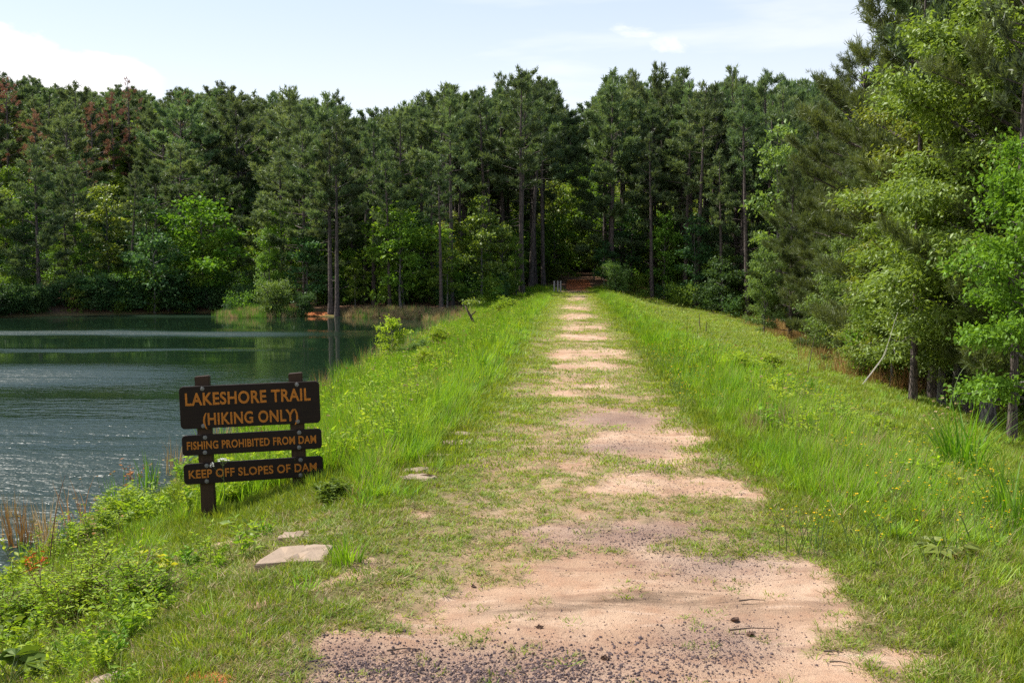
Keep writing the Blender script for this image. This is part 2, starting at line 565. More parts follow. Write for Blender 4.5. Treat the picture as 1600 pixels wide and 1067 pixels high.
def make_pine(seed, H=14.0, base=0.45, rmax=2.3, nl=46, conic=False, K=9, L=0.30, W=0.045, dens=1.0, material=None,
              stubs=10, lean=0.02, bark=None, keep=1.0, pexp=0.72, clump=0.42, shape='tall'):
    rng = np.random.default_rng(seed)
    tb = Tubes()
    n = 12
    hh = np.linspace(0, 1, n)
    ax = np.stack([np.cumsum(rng.normal(0, lean, n)) * H * 0.06 * hh, np.cumsum(rng.normal(0, lean, n)) * H * 0.06 * hh, hh * H], 1)
    ax[:, :2] -= ax[0, :2]
    r0 = 0.0125 * H
    tr = r0 * (1 - 0.86 * hh ** 1.15); tr[0] *= 1.35
    tb.add(ax, tr, 8)
    def axis(z):
        k = z / H
        return np.array([np.interp(k, hh, ax[:, 0]), np.interp(k, hh, ax[:, 1]), z])
    P, D, TT = [], [], []
    az = rng.uniform(0, 6.28)
    for i in range(nl):
        lt = rng.uniform(0, 1)
        t = (i + rng.uniform(0, .9)) / nl
        t = min(t, 0.995)
        z = H * (base + (0.985 - base) * t ** (0.92 if conic else 1.0))
        az += 2.4 + rng.normal(0, 0.35)
        if conic:
            prof = (1 - t) ** pexp * (0.72 + 0.28 * math.sin(1.57 * min(1, t * 4))) + 0.07
        else:
            prof = (0.55 + 0.5 * math.sin(math.pi * min(1, t * 0.95 + 0.08))) * (1 - 0.62 * t ** 2.2)
        l = rmax * prof * rng.uniform(0.5, 1.15)
        if not conic and t < 0.25 and rng.random() < 0.35:
            l *= 0.5
        el = (-0.05 if conic else 0.05) + 0.85 * t + rng.normal(0, 0.14)
        d = np.array([math.cos(az) * math.cos(el), math.sin(az) * math.cos(el), math.sin(el)])
        p0 = axis(z)
        u = np.linspace(0, 1, 5)
        pts = p0 + d * (u * l)[:, None] + np.array([0, 0, 1]) * (0.20 * l * u ** 2.2 - 0.08 * l * u)[:, None] + rng.normal(0, 0.03 * l, (5, 3)) * u[:, None]
        tb.add(pts, np.linspace(max(0.013, 0.018 * l), 0.006, 5), 4)
        ns = max(3, int(l * 6.2 * dens))
        for j in range(ns):
            uu = rng.uniform(clump if l > 0.8 else 0.1, 1.0) ** 0.8
            c = np.array([np.interp(uu, u, pts[:, q]) for q in range(3)])
            sgn = 1 if j % 2 else -1
            sd = rot_about(d, np.array([0, 0, 1.0]), sgn * rng.uniform(0.35, 1.25))
            sd[2] += rng.uniform(-0.05, 0.5); sd /= np.linalg.norm(sd)
            sl = (0.16 + 0.30 * l * (1.05 - 0.75 * uu)) * rng.uniform(0.6, 1.1)
            nt = max(2, int(sl * 7.5 * dens ** 0.5))
            e = c + sd * sl + np.array([0, 0, 0.12 * sl])
            if W < 0.02 and j % 2:
                tb.add(np.stack([c, (c + e) / 2, e]), [0.012, 0.008, 0.004], 3, False)
            for q in range(nt):
                f = 0.25 + 0.75 * (q + rng.random()) / nt
                if rng.random() > keep:
                    continue
                P.append(c + (e - c) * f + rng.normal(0, 0.05, 3)); TT.append(lt)
                dd = sd + np.array([0, 0, 0.35 + 0.3 * f])
                D.append(dd / np.linalg.norm(dd))
    for i in range(stubs):
        z = H * rng.uniform(min(0.12, base * .4), base)
        a = rng.uniform(0, 6.28); l = rng.uniform(0.3, 1.3)
        p0 = axis(z)
        d = np.array([math.cos(a), math.sin(a), rng.uniform(-.2, .3)])
        pts = np.stack([p0, p0 + d * l * .5, p0 + d * l + np.array([0, 0, -.08 * l])])
        tb.add(pts, [0.018, 0.012, 0.005], 4)
    trunk = tb.mesh('pine_trunk', bark or M['bark'])
    crown = needles('pine_crown', np.array(P), np.array(D), K, L, W, material or M['needle'], rng, np.array(TT))
    return trunk, crown, H


def make_broadleaf(seed, H=6.0, base=0.15, rx=1.6, nl=22, leaf=0.16, aspect=0.6, per=9, material=None, droop=0.3,
                   spread=0.2, dens=1.0, bark=None, stems=1, cone=0.0, r0=None, layer=0.0):
    rng = np.random.default_rng(seed)
    tb = Tubes()
    C = []
    for s in range(stems):
        n = 9
        hh = np.linspace(0, 1, n)
        a = rng.uniform(0, 6.28); ln = 0 if stems == 1 else rng.uniform(0.15, 0.55) * rx
        ax = np.stack([np.cumsum(rng.normal(0, .03, n)) * H * 0.12 + math.cos(a) * ln * hh * 1.4, np.cumsum(rng.normal(0, .03, n)) * H * 0.12 + math.sin(a) * ln * hh * 1.4, hh * H * (0.96 if stems == 1 else rng.uniform(.7, .95))], 1)
        ax[:, :2] -= ax[0, :2]
        rr = r0 or (0.011 * H + 0.01)
        tr = rr * (1 - 0.9 * hh); tr[0] *= 1.3
        tb.add(ax, tr, 7)
        az = rng.uniform(0, 6.28)
        for i in range(nl):
            t = (i + rng.random()) / nl
            kz = base + (0.97 - base) * t
            az += 2.4 + rng.normal(0, .4)
            prof = math.sqrt(max(0.02, 1 - (2 * t - 0.75) ** 2 / 1.6)) * (1 - cone * t)
            l = rx * prof * rng.uniform(0.5, 1.1) / (1 if stems == 1 else 1.6)
            el = 0.15 + 0.75 * t + rng.normal(0, .2)
            d = np.array([math.cos(az) * math.cos(el), math.sin(az) * math.cos(el), math.sin(el) * (1 - layer)])
            p0 = np.array([np.interp(kz, hh, ax[:, q]) for q in range(3)])
            u = np.linspace(0, 1, 5)
            pts = p0 + d * (u * l)[:, None] + np.array([0, 0, 1]) * (0.12 * l * np.sin(u * 3.1) - 0.10 * droop * l * u ** 2)[:, None] + rng.normal(0, .05 * l, (5, 3)) * u[:, None]
            tb.add(pts, np.linspace(max(0.008, 0.02 * l), 0.004, 5), 4, False)
            ns = max(3, int(l * 6 * dens))
            for j in range(ns):
                uu = rng.uniform(0.25, 1.0)
                c = np.array([np.interp(uu, u, pts[:, q]) for q in range(3)])
                sd = rot_about(d, np.array([0, 0, 1.0]), rng.uniform(-1.4, 1.4)); sd[2] += rng.uniform(-.2, .5) * (1 - layer)
                sd /= np.linalg.norm(sd)
                sl = (0.15 + 0.34 * l * (1.1 - 0.8 * uu)) * rng.uniform(.5, 1.1)
                e = c + sd * sl
                if leaf < 0.12:
                    tb.add(np.stack([c, e]), [0.007, 0.003], 3, False)
                for q in range(max(1, int(sl * 5.5 * dens + .5))):
                    C.append(np.concatenate([c + (e - c) * rng.uniform(.3, 1.05), sd]))
    C = np.array(C)
    N = len(C)
    pos = np.repeat(C[:, :3], per, 0) + rng.normal(0, 1, (N * per, 3)) * np.array([spread, spread, spread * 0.6])
    d = np.repeat(C[:, 3:], per, 0) * 0.6 + rng.normal(0, .7, (N * per, 3))
    d[:, 2] -= droop
    tint = np.clip(np.repeat(rng.uniform(0, 1, N), per) * 0.55 + rng.uniform(0, .45, N * per), 0, 1)
    trunk = tb.mesh('tree_trunk', bark or M['bark_grey'])
    crown = leaves('tree_crown', pos, d, leaf, aspect, material or M['leaf_mid'], rng, tint)
    return trunk, crown, H


PINES = [make_pine(100 + i, 14, b, r, n, K=9, L=.36, W=.06, dens=1.25, lean=.03)
         for i, (b, r, n) in enumerate([(.48, 2.4, 38), (.57, 2.2, 32), (.44, 2.5, 40), (.60, 2.3, 30), (.52, 1.9, 36), (.40, 2.3, 42)])]
SLIM = [make_pine(120 + i, 15, b, r, n, K=9, L=.36, W=.06, dens=1.25, lean=.03, stubs=14)
        for i, (b, r, n) in enumerate([(.62, 1.6, 26), (.68, 1.9, 24), (.58, 1.5, 28)])]
ROUND = [make_pine(130 + i, 12, b, r, n, K=9, L=.36, W=.06, dens=1.3, lean=.035, clump=.5)
         for i, (b, r, n) in enumerate([(.34, 3.2, 38), (.28, 2.9, 42), (.42, 3.0, 34)])]
FULL = [make_pine(150 + i, 12, b, r, n, conic=True, K=9, L=.34, W=.055, dens=1.25, stubs=4, pexp=.58)
        for i, (b, r, n) in enumerate([(.12, 2.9, 62), (.16, 2.5, 58), (.08, 3.1, 66)])]
DEAD = [make_pine(170 + i, 14, .36, 2.2, 34, K=7, L=.30, W=.05, dens=.9, material=M['needle_dead'], stubs=16, keep=k)
        for i, k in enumerate((.8, .42))]
BROAD = [make_broadleaf(200 + i, H, b, r, n, .21, .66, 9, M['leaf_mid'], dr, .22, 1.0, layer=la)
         for i, (H, b, r, n, dr, la) in enumerate([(6, .12, 2.0, 24, .3, .3), (7, .2, 1.8, 26, .35, .4), (5, .1, 2.1, 22, .2, .5), (8, .15, 1.7, 30, .3, .2)])]
BUSH = [make_broadleaf(230 + i, 2.2, .05, 1.5, 14, .13, .5, 11, M['leaf_mid'], .1, .14, 1.3, stems=5) for i in range(3)]
NEAR_PINE = [make_pine(300 + i, H, b, r, n, conic=True, K=15, L=.25, W=.021, dens=d, material=M['needle_near'], stubs=6, lean=.02, pexp=pe, clump=.3)
             for i, (H, b, r, n, d, pe) in enumerate([(13, .08, 4.2, 92, 1.5, .45), (11, .06, 2.9, 84, 1.9, .62)])]
NEAR_BROAD = [make_broadleaf(320, 9, .20, 2.7, 76, .112, .48, 15, M['leaf_lime'], .75, .17, 1.7, r0=.13),
              make_broadleaf(321, 6, .18, 2.0, 52, .115, .6, 11, M['leaf_mid'], .4, .16, 1.6, r0=.07),
              make_broadleaf(322, 5, .06, 1.6, 44, .115, .6, 10, M['leaf_pale'], .4, .15, 1.5, r0=.05)]


# ------------------------------------------------------------------ scene object helpers
def tag(o, label=None, cat=None, group=None, kind=None):
    if label: o['label'] = label
    if cat: o['category'] = cat
    if group: o['group'] = group
    if kind: o['kind'] = kind
    return o


def link(name, me, parent=None, loc=(0, 0, 0)):
    o = bpy.data.objects.new(name, me)
    COL.objects.link(o)
    o.location = loc
    if parent: o.parent = parent
    return o


def thing(name, label, cat, loc, rot=(0, 0, 0), group=None, scale=1.0):
    o = bpy.data.objects.new(name, None)
    COL.objects.link(o)
    o.empty_display_size = 0.2
    o.location = loc; o.rotation_euler = rot
    o.scale = (scale,) * 3 if isinstance(scale, (int, float)) else scale
    return tag(o, label, cat, group)


def place_tree(name, proto, x, y, H, label, group=None, cat='tree', mat_over=None, wide=1.0, rot=None, lean=(0, 0), sink=0.05, parts=('trunk', 'crown')):
    trunk, crown, h0 = proto
    s = H / h0
    o = thing(name, label, cat, (x, y, ground_z(x, y) - sink), (lean[0], lean[1], random.uniform(0, 6.28) if rot is None else rot),
              group, (s * wide, s * wide, s))
    a = link(parts[0], trunk, o)
    b = link(parts[1], crown, o)
    if mat_over:
        b.material_slots[0].link = 'OBJECT'
        b.material_slots[0].material = mat_over
    return o


def gn_scatter(name, protos, pos, rot, scl, idx, kind='stuff'):
    """one object: instances of the proto meshes on the given points"""
    col = bpy.data.collections.new(name + '_pieces')
    for k, me in enumerate(protos):
        ob = bpy.data.objects.new('%s_piece_%02d' % (name, k), me)
        col.objects.link(ob)
    me = bpy.data.meshes.new(name)
    n = len(pos)
    me.vertices.add(n)
    me.vertices.foreach_set('co', np.ascontiguousarray(pos, np.float32).ravel())
    for nm, typ, arr, key in (('rot', 'FLOAT_VECTOR', rot, 'vector'), ('scl', 'FLOAT_VECTOR', scl, 'vector'), ('idx', 'INT', idx, 'value')):
        at = me.attributes.new(nm, typ, 'POINT')
        at.data.foreach_set(key, np.ascontiguousarray(arr, np.int32 if typ == 'INT' else np.float32).ravel())
    ng = bpy.data.node_groups.new(name, 'GeometryNodeTree')
    ng.interface.new_socket('Geometry', in_out='INPUT', socket_type='NodeSocketGeometry')
    ng.interface.new_socket('Geometry', in_out='OUTPUT', socket_type='NodeSocketGeometry')
    N = ng.nodes; Lk = ng.links
    gi, go = N.new('NodeGroupInput'), N.new('NodeGroupOutput')
    iop = N.new('GeometryNodeInstanceOnPoints')
    ci = N.new('GeometryNodeCollectionInfo')
    ci.inputs['Collection'].default_value = col
    ci.inputs['Separate Children'].default_value = True
    ci.inputs['Reset Children'].default_value = True
    def named(nm, typ):
        a = N.new('GeometryNodeInputNamedAttribute'); a.data_type = typ
        a.inputs['Name'].default_value = nm
        return a.outputs['Attribute']
    Lk.new(gi.outputs[0], iop.inputs['Points'])
    Lk.new(ci.outputs[0], iop.inputs['Instance'])
    iop.inputs['Pick Instance'].default_value = True
    Lk.new(named('idx', 'INT'), iop.inputs['Instance Index'])
    Lk.new(named('rot', 'FLOAT_VECTOR'), iop.inputs['Rotation'])
    Lk.new(named('scl', 'FLOAT_VECTOR'), iop.inputs['Scale'])
    Lk.new(iop.outputs[0], go.inputs[0])
    o = link(name, me)
    md = o.modifiers.new('scatter', 'NODES')
    md.node_group = ng
    o['kind'] = kind
    return o


# ------------------------------------------------------------------ ground
def grow(a, b, s0, g):
    r = [a]; s = s0
    while r[-1] < b:
        r.append(r[-1] + s); s *= g
    return r


def build_ground():
    xs = list(np.arange(-1.7, 2.2, 0.032))
    xs += grow(2.2, 4.0, 0.06, 1.03) + grow(4.2, 420, 0.2, 1.07)
    xs += [-v for v in grow(1.75, 7.5, 0.06, 1.02)] + [-v for v in grow(7.8, 420, 0.25, 1.06)]
    xs = np.unique(np.round(xs, 4))
    ys = [3.0]
    while ys[-1] < 95: ys.append(ys[-1] * 1.0085)
    ys += grow(96, 600, 1.0, 1.08) + [-v for v in grow(-2.9, 60, 0.2, 1.1)]
    ys = np.unique(np.round(ys, 4))
    X, Y = np.meshgrid(xs, ys)
    x, y = X.ravel(), Y.ravel()
    z = zt(x, y)
    b = bare_mask(x, y)
    z = z - 0.012 * b
    v = np.stack([x, y, z], 1)
    nx, ny = len(xs), len(ys)
    i = np.arange(ny - 1)[:, None] * nx + np.arange(nx - 1)[None]
    f = np.stack([i, i + 1, i + nx + 1, i + nx], -1).reshape(-1, 4)
    m, t = mat('ground')
    me = mesh_np('ground', v, [f], m, smooth=True)
    def at(nm, val):
        a = me.attributes.new(nm, 'FLOAT', 'POINT'); a.data.foreach_set('value', np.ascontiguousarray(val, np.float32))
    px, py, d = project(x, y, z)
    at('bare', b)
    ld = lake_d(x, y)
    forest = np.maximum(sstep(1.0, 4.0, ld) * sstep(61, 64, y) * sstep(-4.5, -7, x), sstep(76, 80, y + 0.15 * np.maximum(x, 0)))
    forest = np.maximum(forest, sstep(0, 2.0, x - np.where(y < 40, 4.8 + 0.24 * y, 14.4 + 0.09 * (y - 40)) + (fbm(x * .5, y * .5, 9, 3) - .5) * 2))
    forest = np.maximum(forest, sstep(-21, -23, x) * sstep(0, 1, ld))
    at('forest', forest)
    red = np.exp(-(((x + 15.9) / 1.3) ** 2 + ((y - 63.0) / 0.6) ** 2)) * .75
    red = np.maximum(red, np.exp(-(((px - 315) / 55) ** 2 + ((py - 1062) / 16) ** 2)) * (d > 0) * (y < 20))
    red = np.maximum(red, .8 * sstep(1.5, 0.6, np.abs(x - PATHX - .25)) * sstep(79, 83, y) * sstep(97, 91, y))
    at('red', red)
    gv = np.zeros_like(x)
    for cx, cy, hx, hy in ((760, 1045, 300, 45), (560, 1035, 90, 45), (1120, 1005, 110, 40), (1000, 835, 230, 28), (1120, 880, 120, 28), (960, 655, 100, 14), (960, 700, 90, 10)):
        gv = np.maximum(gv, np.exp(-(((px - cx) / hx) ** 2 + ((py - cy) / hy) ** 2)))
    at('gravel', gv * (d > 0))
    st = np.exp(-(((px - 1030) / 260) ** 2 + ((py - 942 - 8 * np.sin(px / 60)) / 13) ** 2))  # darker wavy strip across the bare dirt
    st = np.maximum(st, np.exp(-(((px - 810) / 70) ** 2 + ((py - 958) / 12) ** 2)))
    at('dark_strip', st * (d > 0))
    out = t.n('ShaderNodeOutputMaterial')
    tc = t.n('ShaderNodeTexCoord')
    P = tc.outputs['Object']
    nf = t.noise(P, 40, 4, 0.7)
    nm_ = t.noise(P, 6, 4, 0.6)
    nl = t.noise(P, 0.9, 4, 0.6)
    nff = t.noise(P, 160, 3, 0.7)
    soil = t.mix(nm_, (0.07, 0.065, 0.022), (0.17, 0.13, 0.055))
    soil = t.mix(t.ramp(nf, .45, .65), soil, (0.12, 0.14, 0.03))
    dirt = t.mix(t.ramp(nl, .35, .65), (0.42, 0.27, 0.172), (0.56, 0.395, 0.27))
    dirt = t.mix(t.ramp(nm_, .4, .7, 0, .55), dirt, (0.40, 0.22, 0.13))
    dirt = t.mix(t.ramp(nff, .54, .66, 0, .7), dirt, (0.20, 0.12, 0.09))
    nst = t.noise(t.mapping(P, (.8, 3.2, 1)), 2.2, 6, .7, .5)
    dirt = t.mix(t.ramp(nst, .52, .66, 0, .6), dirt, (0.27, 0.155, 0.10))
    dirt = t.mix(t.ramp(nst, .44, .34, 0, .5), dirt, (0.57, 0.42, 0.31))
    dirt = t.mix(t.math('MULTIPLY', t.attr('gravel'), t.ramp(nff, .36, .56, .25, .9)), dirt, (0.17, 0.115, 0.10))
    dirt = t.mix(t.math('MULTIPLY', t.attr('dark_strip'), t.ramp(t.math('ADD', nst, t.math('MULTIPLY', nff, .4)), .55, .8, .15, 1.0)), dirt, (0.15, 0.10, 0.065))
    bare = t.math('ADD', t.attr('bare'), t.math('ADD', t.math('MULTIPLY', t.math('SUBTRACT', nf, .5), 1.1), t.math('MULTIPLY', t.math('SUBTRACT', nff, .5), .7)))
    sepx = t.n('ShaderNodeSeparateXYZ'); t.l(P, sepx.inputs[0])
    nearpath = t.math('MULTIPLY', t.ramp(t.math('ABSOLUTE', t.math('SUBTRACT', sepx.outputs[0], PATHX)), 1.7, .7, 0, .95), t.ramp(nm_, .3, .6, .5, 1))
    soil = t.mix(nearpath, soil, t.mix(.25, dirt, (0.25, 0.2, 0.08)))
    c = t.mix(t.ramp(bare, .2, .75), soil, dirt)
    litter = t.mix(nm_, (0.07, 0.038, 0.024), (0.20, 0.115, 0.07))
    litter = t.mix(t.ramp(nff, .5, .7), litter, (0.30, 0.16, 0.085))
    litter = t.mix(t.ramp(nl, .55, .7, 0, .5), litter, (0.06, 0.07, 0.02))
    c = t.mix(t.attr('forest'), c, litter)
    redc = t.mix(nm_, (0.33, 0.085, 0.03), (0.50, 0.17, 0.06))
    c = t.mix(t.ramp(t.math('ADD', t.attr('red'), t.math('MULTIPLY', t.math('SUBTRACT', nm_, .5), .6)), .3, .6), c, redc)
    pr = t.n('ShaderNodeBsdfPrincipled')
    t.l(c, pr.inputs['Base Color'])
    pr.inputs['Roughness'].default_value = 0.95
    pr.inputs['Specular IOR Level'].default_value = 0.15
    bp = t.n('ShaderNodeBump'); bp.inputs['Strength'].default_value = 0.7; bp.inputs['Distance'].default_value = 0.018
    h = t.math('ADD', t.math('MULTIPLY', nff, .5), t.math('ADD', nf, t.math('MULTIPLY', nm_, 1.5)))
    t.l(h, bp.inputs['Height']); t.l(bp.outputs[0], pr.inputs['Normal'])
    t.l(pr.outputs[0], out.inputs[0])
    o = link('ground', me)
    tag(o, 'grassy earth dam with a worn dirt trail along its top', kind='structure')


build_ground()


def build_water():
    m, t = mat('lake_water')
    out = t.n('ShaderNodeOutputMaterial')
    tc = t.n('ShaderNodeTexCoord')
    P = tc.outputs['Object']
    # gusts: long streaks of ruffled water between calm ones
    sep = t.n('ShaderNodeSeparateXYZ'); t.l(P, sep.inputs[0])
    wx = t.noise(t.mapping(P, (0.05, 0.16, 1), loc=(2.3, 0.35, 0)), 1.0, 4, 0.6, 0.2)
    yy = t.math('ADD', sep.outputs[1], t.math('ADD', t.math('MULTIPLY', t.math('SUBTRACT', wx, .5), 9.0), t.math('MULTIPLY', sep.outputs[0], -.05)))
    def band(c, w, a):
        return t.math('MULTIPLY', t.math('EXPONENT', t.math('MULTIPLY', t.math('POWER', t.math('DIVIDE', t.math('SUBTRACT', yy, c), w), 2.0), -1.0)), a)
    g = band(47.0, 1.9, 1.0)
    for c, w, a in ((27.5, 3.2, 1.0), (38.0, .8, .5), (13.0, 7.0, 1.0), (64.5, 2.6, .55), (20.3, 1.2, .3)):
        g = t.math('MAXIMUM', g, band(c, w, a))
    streak = t.noise(t.mapping(P, (0.10, 0.9, 1), rot=(0, 0, rad(2))), 1.0, 3, 0.6)
    g = t.math('MULTIPLY', g, t.ramp(streak, .30, .52, .55, 1.0))
    g = t.math('MULTIPLY', g, t.math('MAXIMUM', t.ramp(sep.outputs[0], -8.5, -16, 0.10, 1.0), t.ramp(sep.outputs[1], 30, 18, 0, 1)))
    w1 = t.noise(t.mapping(P, (1.0, 2.0, 1), rot=(0, 0, rad(-8))), 2.2, 3, 0.55, 0.3)
    w2 = t.noise(t.mapping(P, (1.0, 1.8, 1), rot=(0, 0, rad(14))), 9.0, 2, 0.55)
    w3 = t.noise(t.mapping(P, (0.5, 1.2, 1)), 0.8, 2, 0.5)
    h = t.math('ADD', t.math('MULTIPLY', w1, 1.0), t.math('MULTIPLY', w2, .28))
    h = t.math('ADD', t.math('MULTIPLY', h, t.math('ADD', t.math('MULTIPLY', g, 1.0), .008)), t.math('MULTIPLY', w3, .03))
    bp = t.n('ShaderNodeBump'); bp.inputs['Strength'].default_value = 1.0; bp.inputs['Distance'].default_value = 0.13
    t.l(h, bp.inputs['Height'])
    pr = t.n('ShaderNodeBsdfPrincipled')
    pr.inputs['Base Color'].default_value = (0.010, 0.024, 0.012, 1)
    pr.inputs['Roughness'].default_value = 0.04
    pr.inputs['IOR'].default_value = 1.333
    t.l(t.math('ADD', t.math('MULTIPLY', g, t.ramp(sep.outputs[1], 10, 30, .40, .50)), .012), pr.inputs['Roughness'])
    t.l(bp.outputs[0], pr.inputs['Normal'])
    t.l(pr.outputs[0], out.inputs[0])
    v = np.array([(-140, -60, ZW), (-2.0, -60, ZW), (-2.0, 75, ZW), (-140, 75, ZW)])
    o = link('lake_water', mesh_np('lake_water', v, [np.array([[0, 1, 2, 3]])], m))
    tag(o, 'dark green lake with bands of wind ripples', kind='structure')


build_water()


# ------------------------------------------------------------------ forest
SKY_PX = np.array([(-300, 115), (0, 122), (75, 124), (130, 137), (160, 140), (210, 126), (250, 150), (300, 130), (400, 137), (480, 148), (530, 160), (552, 182), (600, 182),
                   (650, 165), (690, 146), (720, 152), (760, 132), (830, 122), (862, 125), (882, 165), (895, 190), (910, 186), (922, 155), (950, 116),
                   (1000, 126), (1050, 120), (1100, 126), (1200, 121), (1240, 119), (1300, 122), (1330, 140), (1400, 120), (1700, 60)], float)


def sky_height(x, y):
    px, _, d = project(x, y, 0.0)
    return CAMZ + (HORIZON - np.interp(px, SKY_PX[:, 0], SKY_PX[:, 1])) / F * d, float(px)


class Spacer:
    def __init__(self): self.p = []
    def ok(self, x, y, r):
        for a, b in self.p:
            if (a - x) ** 2 + (b - y) ** 2 < r * r: return False
        self.p.append((x, y)); return True


SPT, SPU = Spacer(), Spacer()


def on_trail(x, y, w=1.7):
    return abs(x - PATHX) < w


def special_trees():
    P = place_tree
    def g(px, depth):
        r = ray(px, HORIZON); r = r / np.dot(r, FWD)
        return float(r[0] * depth), float(r[1] * depth)
    def h_to(x, y, top):
        _, _, d = project(x, y, 0.0)
        return CAMZ + (HORIZON - top) / F * float(d) - ground_z(x, y)
    def put(name, proto, px, depth, top, label, **kw):
        x, y = g(px, depth)
        SPT.ok(x, y, 0.1)
        return P(name, proto, x, y, h_to(x, y, top), label, **kw)
    # edge of the lake, middle stand
    put('pine_tree', PINES[0], 516, 63.6, 205, 'left one of two straight pine trunks rising side by side from the red bank', wide=1.15)
    put('pine_tree', PINES[2], 526, 63.0, 196, 'right one of two straight pine trunks rising side by side from the red bank', wide=1.05)
    put('pine_tree', FULL[0], 476, 67.5, 212, 'full rounded pine overhanging the round willow bush at the shore', wide=1.25)
    put('pine_tree', FULL[1], 442, 72, 250, 'olive pine sloping down to the point at the left end of the middle wood', wide=1.5)
    put('pine_tree', PINES[4], 705, 68, 148, 'tall slender pine with a pale bare trunk standing in front of the middle wood', wide=.95)
    put('pine_tree', PINES[1], 690, 74, 172, 'pine with a high crown directly behind the tall slender pale trunk')
    x, y = g(425, 62.8)
    P('willow_bush', BUSH[0], x, y, 2.35, 'round pale green willow bush on the reedy point of the far shore', cat='bush', mat_over=M['leaf_pale'], wide=.95, parts=('stems', 'foliage'))
    x, y = g(470, 62.9)
    P('shore_bush', BUSH[1], x, y, 1.5, 'low grey green bush at the foot of the willow bush', cat='bush', mat_over=M['leaf_dark'], parts=('stems', 'foliage'))
    put('sapling_tree', BROAD[3], 412, 66.0, 352, 'slim bright green sapling behind the round willow bush', mat_over=M['leaf_pale'], wide=.75)
    # dead brown pines on the hill
    put('dead_pine_tree', DEAD[0], 150, 93, 165, 'brown dead pine with dry needles among the green pines on the hill', wide=1.0)
    put('dead_pine_tree', DEAD[1], 207, 108, 127, 'nearly bare dead pine standing above the skyline of the left hill', wide=.95)
    put('dead_pine_tree', DEAD[0], 18, 98, 128, 'brown dead pine on the skyline at the far left edge', wide=1.0)
    put('dead_pine_tree', DEAD[0], 182, 101, 150, 'rusty dead pine in front of the bare one on the skyline', wide=.9)
    put('dead_pine_tree', DEAD[0], 62, 92, 176, 'rust coloured dying pine between the far left edge and the brown dead pine')
    put('dead_pine_tree', DEAD[0], 290, 100, 152, 'brown pine alone right of the bare dead one on the hill', wide=.8)
    put('dead_pine_tree', DEAD[1], 140, 84, 235, 'thin brown dying pine half way up the left hill', wide=.9)
    # bright broadleaf trees on the left shore
    put('broadleaf_tree', BROAD[1], 168, 72, 286, 'bright green broadleaf tree glowing between dark pines on the left shore', mat_over=M['leaf_lime'], wide=1.1)
    put('broadleaf_tree', BROAD[0], 318, 70, 303, 'wide green broadleaf tree over the water at the back of the cove', mat_over=M['leaf_fresh'], wide=1.25)
    put('broadleaf_tree', BROAD[2], 240, 67.5, 362, 'blue green spreading tree leaning over the left shore', mat_over=M['leaf_dark'], wide=1.1)
    put('broadleaf_tree', BROAD[3], 12, 75, 292, 'yellow green broadleaf tree at the far left edge of the lake', mat_over=M['leaf_lime'])
    put('pine_tree', PINES[4], 202, 69, 262, 'leaning thin trunked pine on the left shore beside the bright broadleaf tree', lean=(0, .07))
    put('pine_tree', FULL[1], 60, 66, 232, 'broad dark pine with foliage down to the water on the left shore', wide=1.15)
    put('pine_tree', FULL[0], 118, 69, 262, 'dark bushy pine right of the broad one on the left shore', wide=.95)
    # right of the dam
    put('pine_tree', NEAR_PINE[1], 1236, 57, 252, 'small conical pine alone at the foot of the mown dam slope', wide=.86)
    put('broadleaf_tree', NEAR_BROAD[2], 1196, 56, 392, 'pale green young tree before the small conical pine', wide=.85)
    put('sapling_tree', BROAD[3], 1210, 73, 188, 'tall light green tree top showing above the small conical pine', mat_over=M['leaf_pale'], wide=.75)
    put('broadleaf_tree', NEAR_BROAD[2], 1312, 34, 372, 'pale green young tree against the big olive pine', wide=.8)
    put('pine_tree', NEAR_PINE[0], 1448, 27.5, -130, 'huge olive pine leaning its branches towards the dam', wide=.9, rot=2.2)
    put('pine_tree', NEAR_PINE[1], 1372, 37, 150, 'olive pine behind the left flank of the huge one', wide=1.1)
    put('pine_tree', NEAR_PINE[1], 1318, 46, 262, 'shorter olive pine between the huge pine and the small conical one', wide=1.0)
    put('pine_tree', NEAR_PINE[0], 1640, 18.5, -190, 'pine whose boughs reach in at the upper right corner', wide=.8)
    put('pine_tree', NEAR_PINE[1], 1362, 31, 330, 'low dark young pine in the shade below the huge olive pine', wide=.95)
    put('broadleaf_tree', NEAR_BROAD[0], 1552, 19.5, 8, 'big lime green broadleaf tree in front of the huge olive pine', wide=1.12)
    put('broadleaf_tree', NEAR_BROAD[0], 1478, 22.5, 300, 'lower lime green tree at the left foot of the big lime one', wide=1.35)
    put('broadleaf_tree', NEAR_BROAD[0], 1500, 24.5, 110, 'lime green tree showing behind the left side of the big lime one', wide=1.1)
    put('broadleaf_tree', NEAR_BROAD[0], 1640, 20.5, 60, 'lime green tree cut by the right edge behind the deep green one', wide=1.2)
    put('broadleaf_tree', NEAR_BROAD[1], 1398, 26, 350, 'mid green broadleaf tree leaning out under the huge pine', wide=1.0)
    put('broadleaf_tree', NEAR_BROAD[1], 1622, 15.5, 235, 'deep green broadleaf tree at the right edge with its trunk in view', wide=.85, mat_over=M['leaf_fresh'])
    put('broadleaf_tree', NEAR_BROAD[1], 1350, 27, 500, 'low green thicket tree at the edge of the dam slope under the pines', mat_over=M['leaf_lime'], wide=1.3)
    for nth, px, dep, top in (('first', 1432, 21.5, 120), ('second', 1462, 24.5, 60), ('third', 1520, 22, 40), ('fifth', 1590, 17, 60), ('fourth', 1552, 21, 30)):
        put('pine_tree', PINES[3], px, dep, top - 190, '%s dark trunk from the left in the shade under the lime green trees' % nth, group='shaded trunks right of the dam', wide=.7)
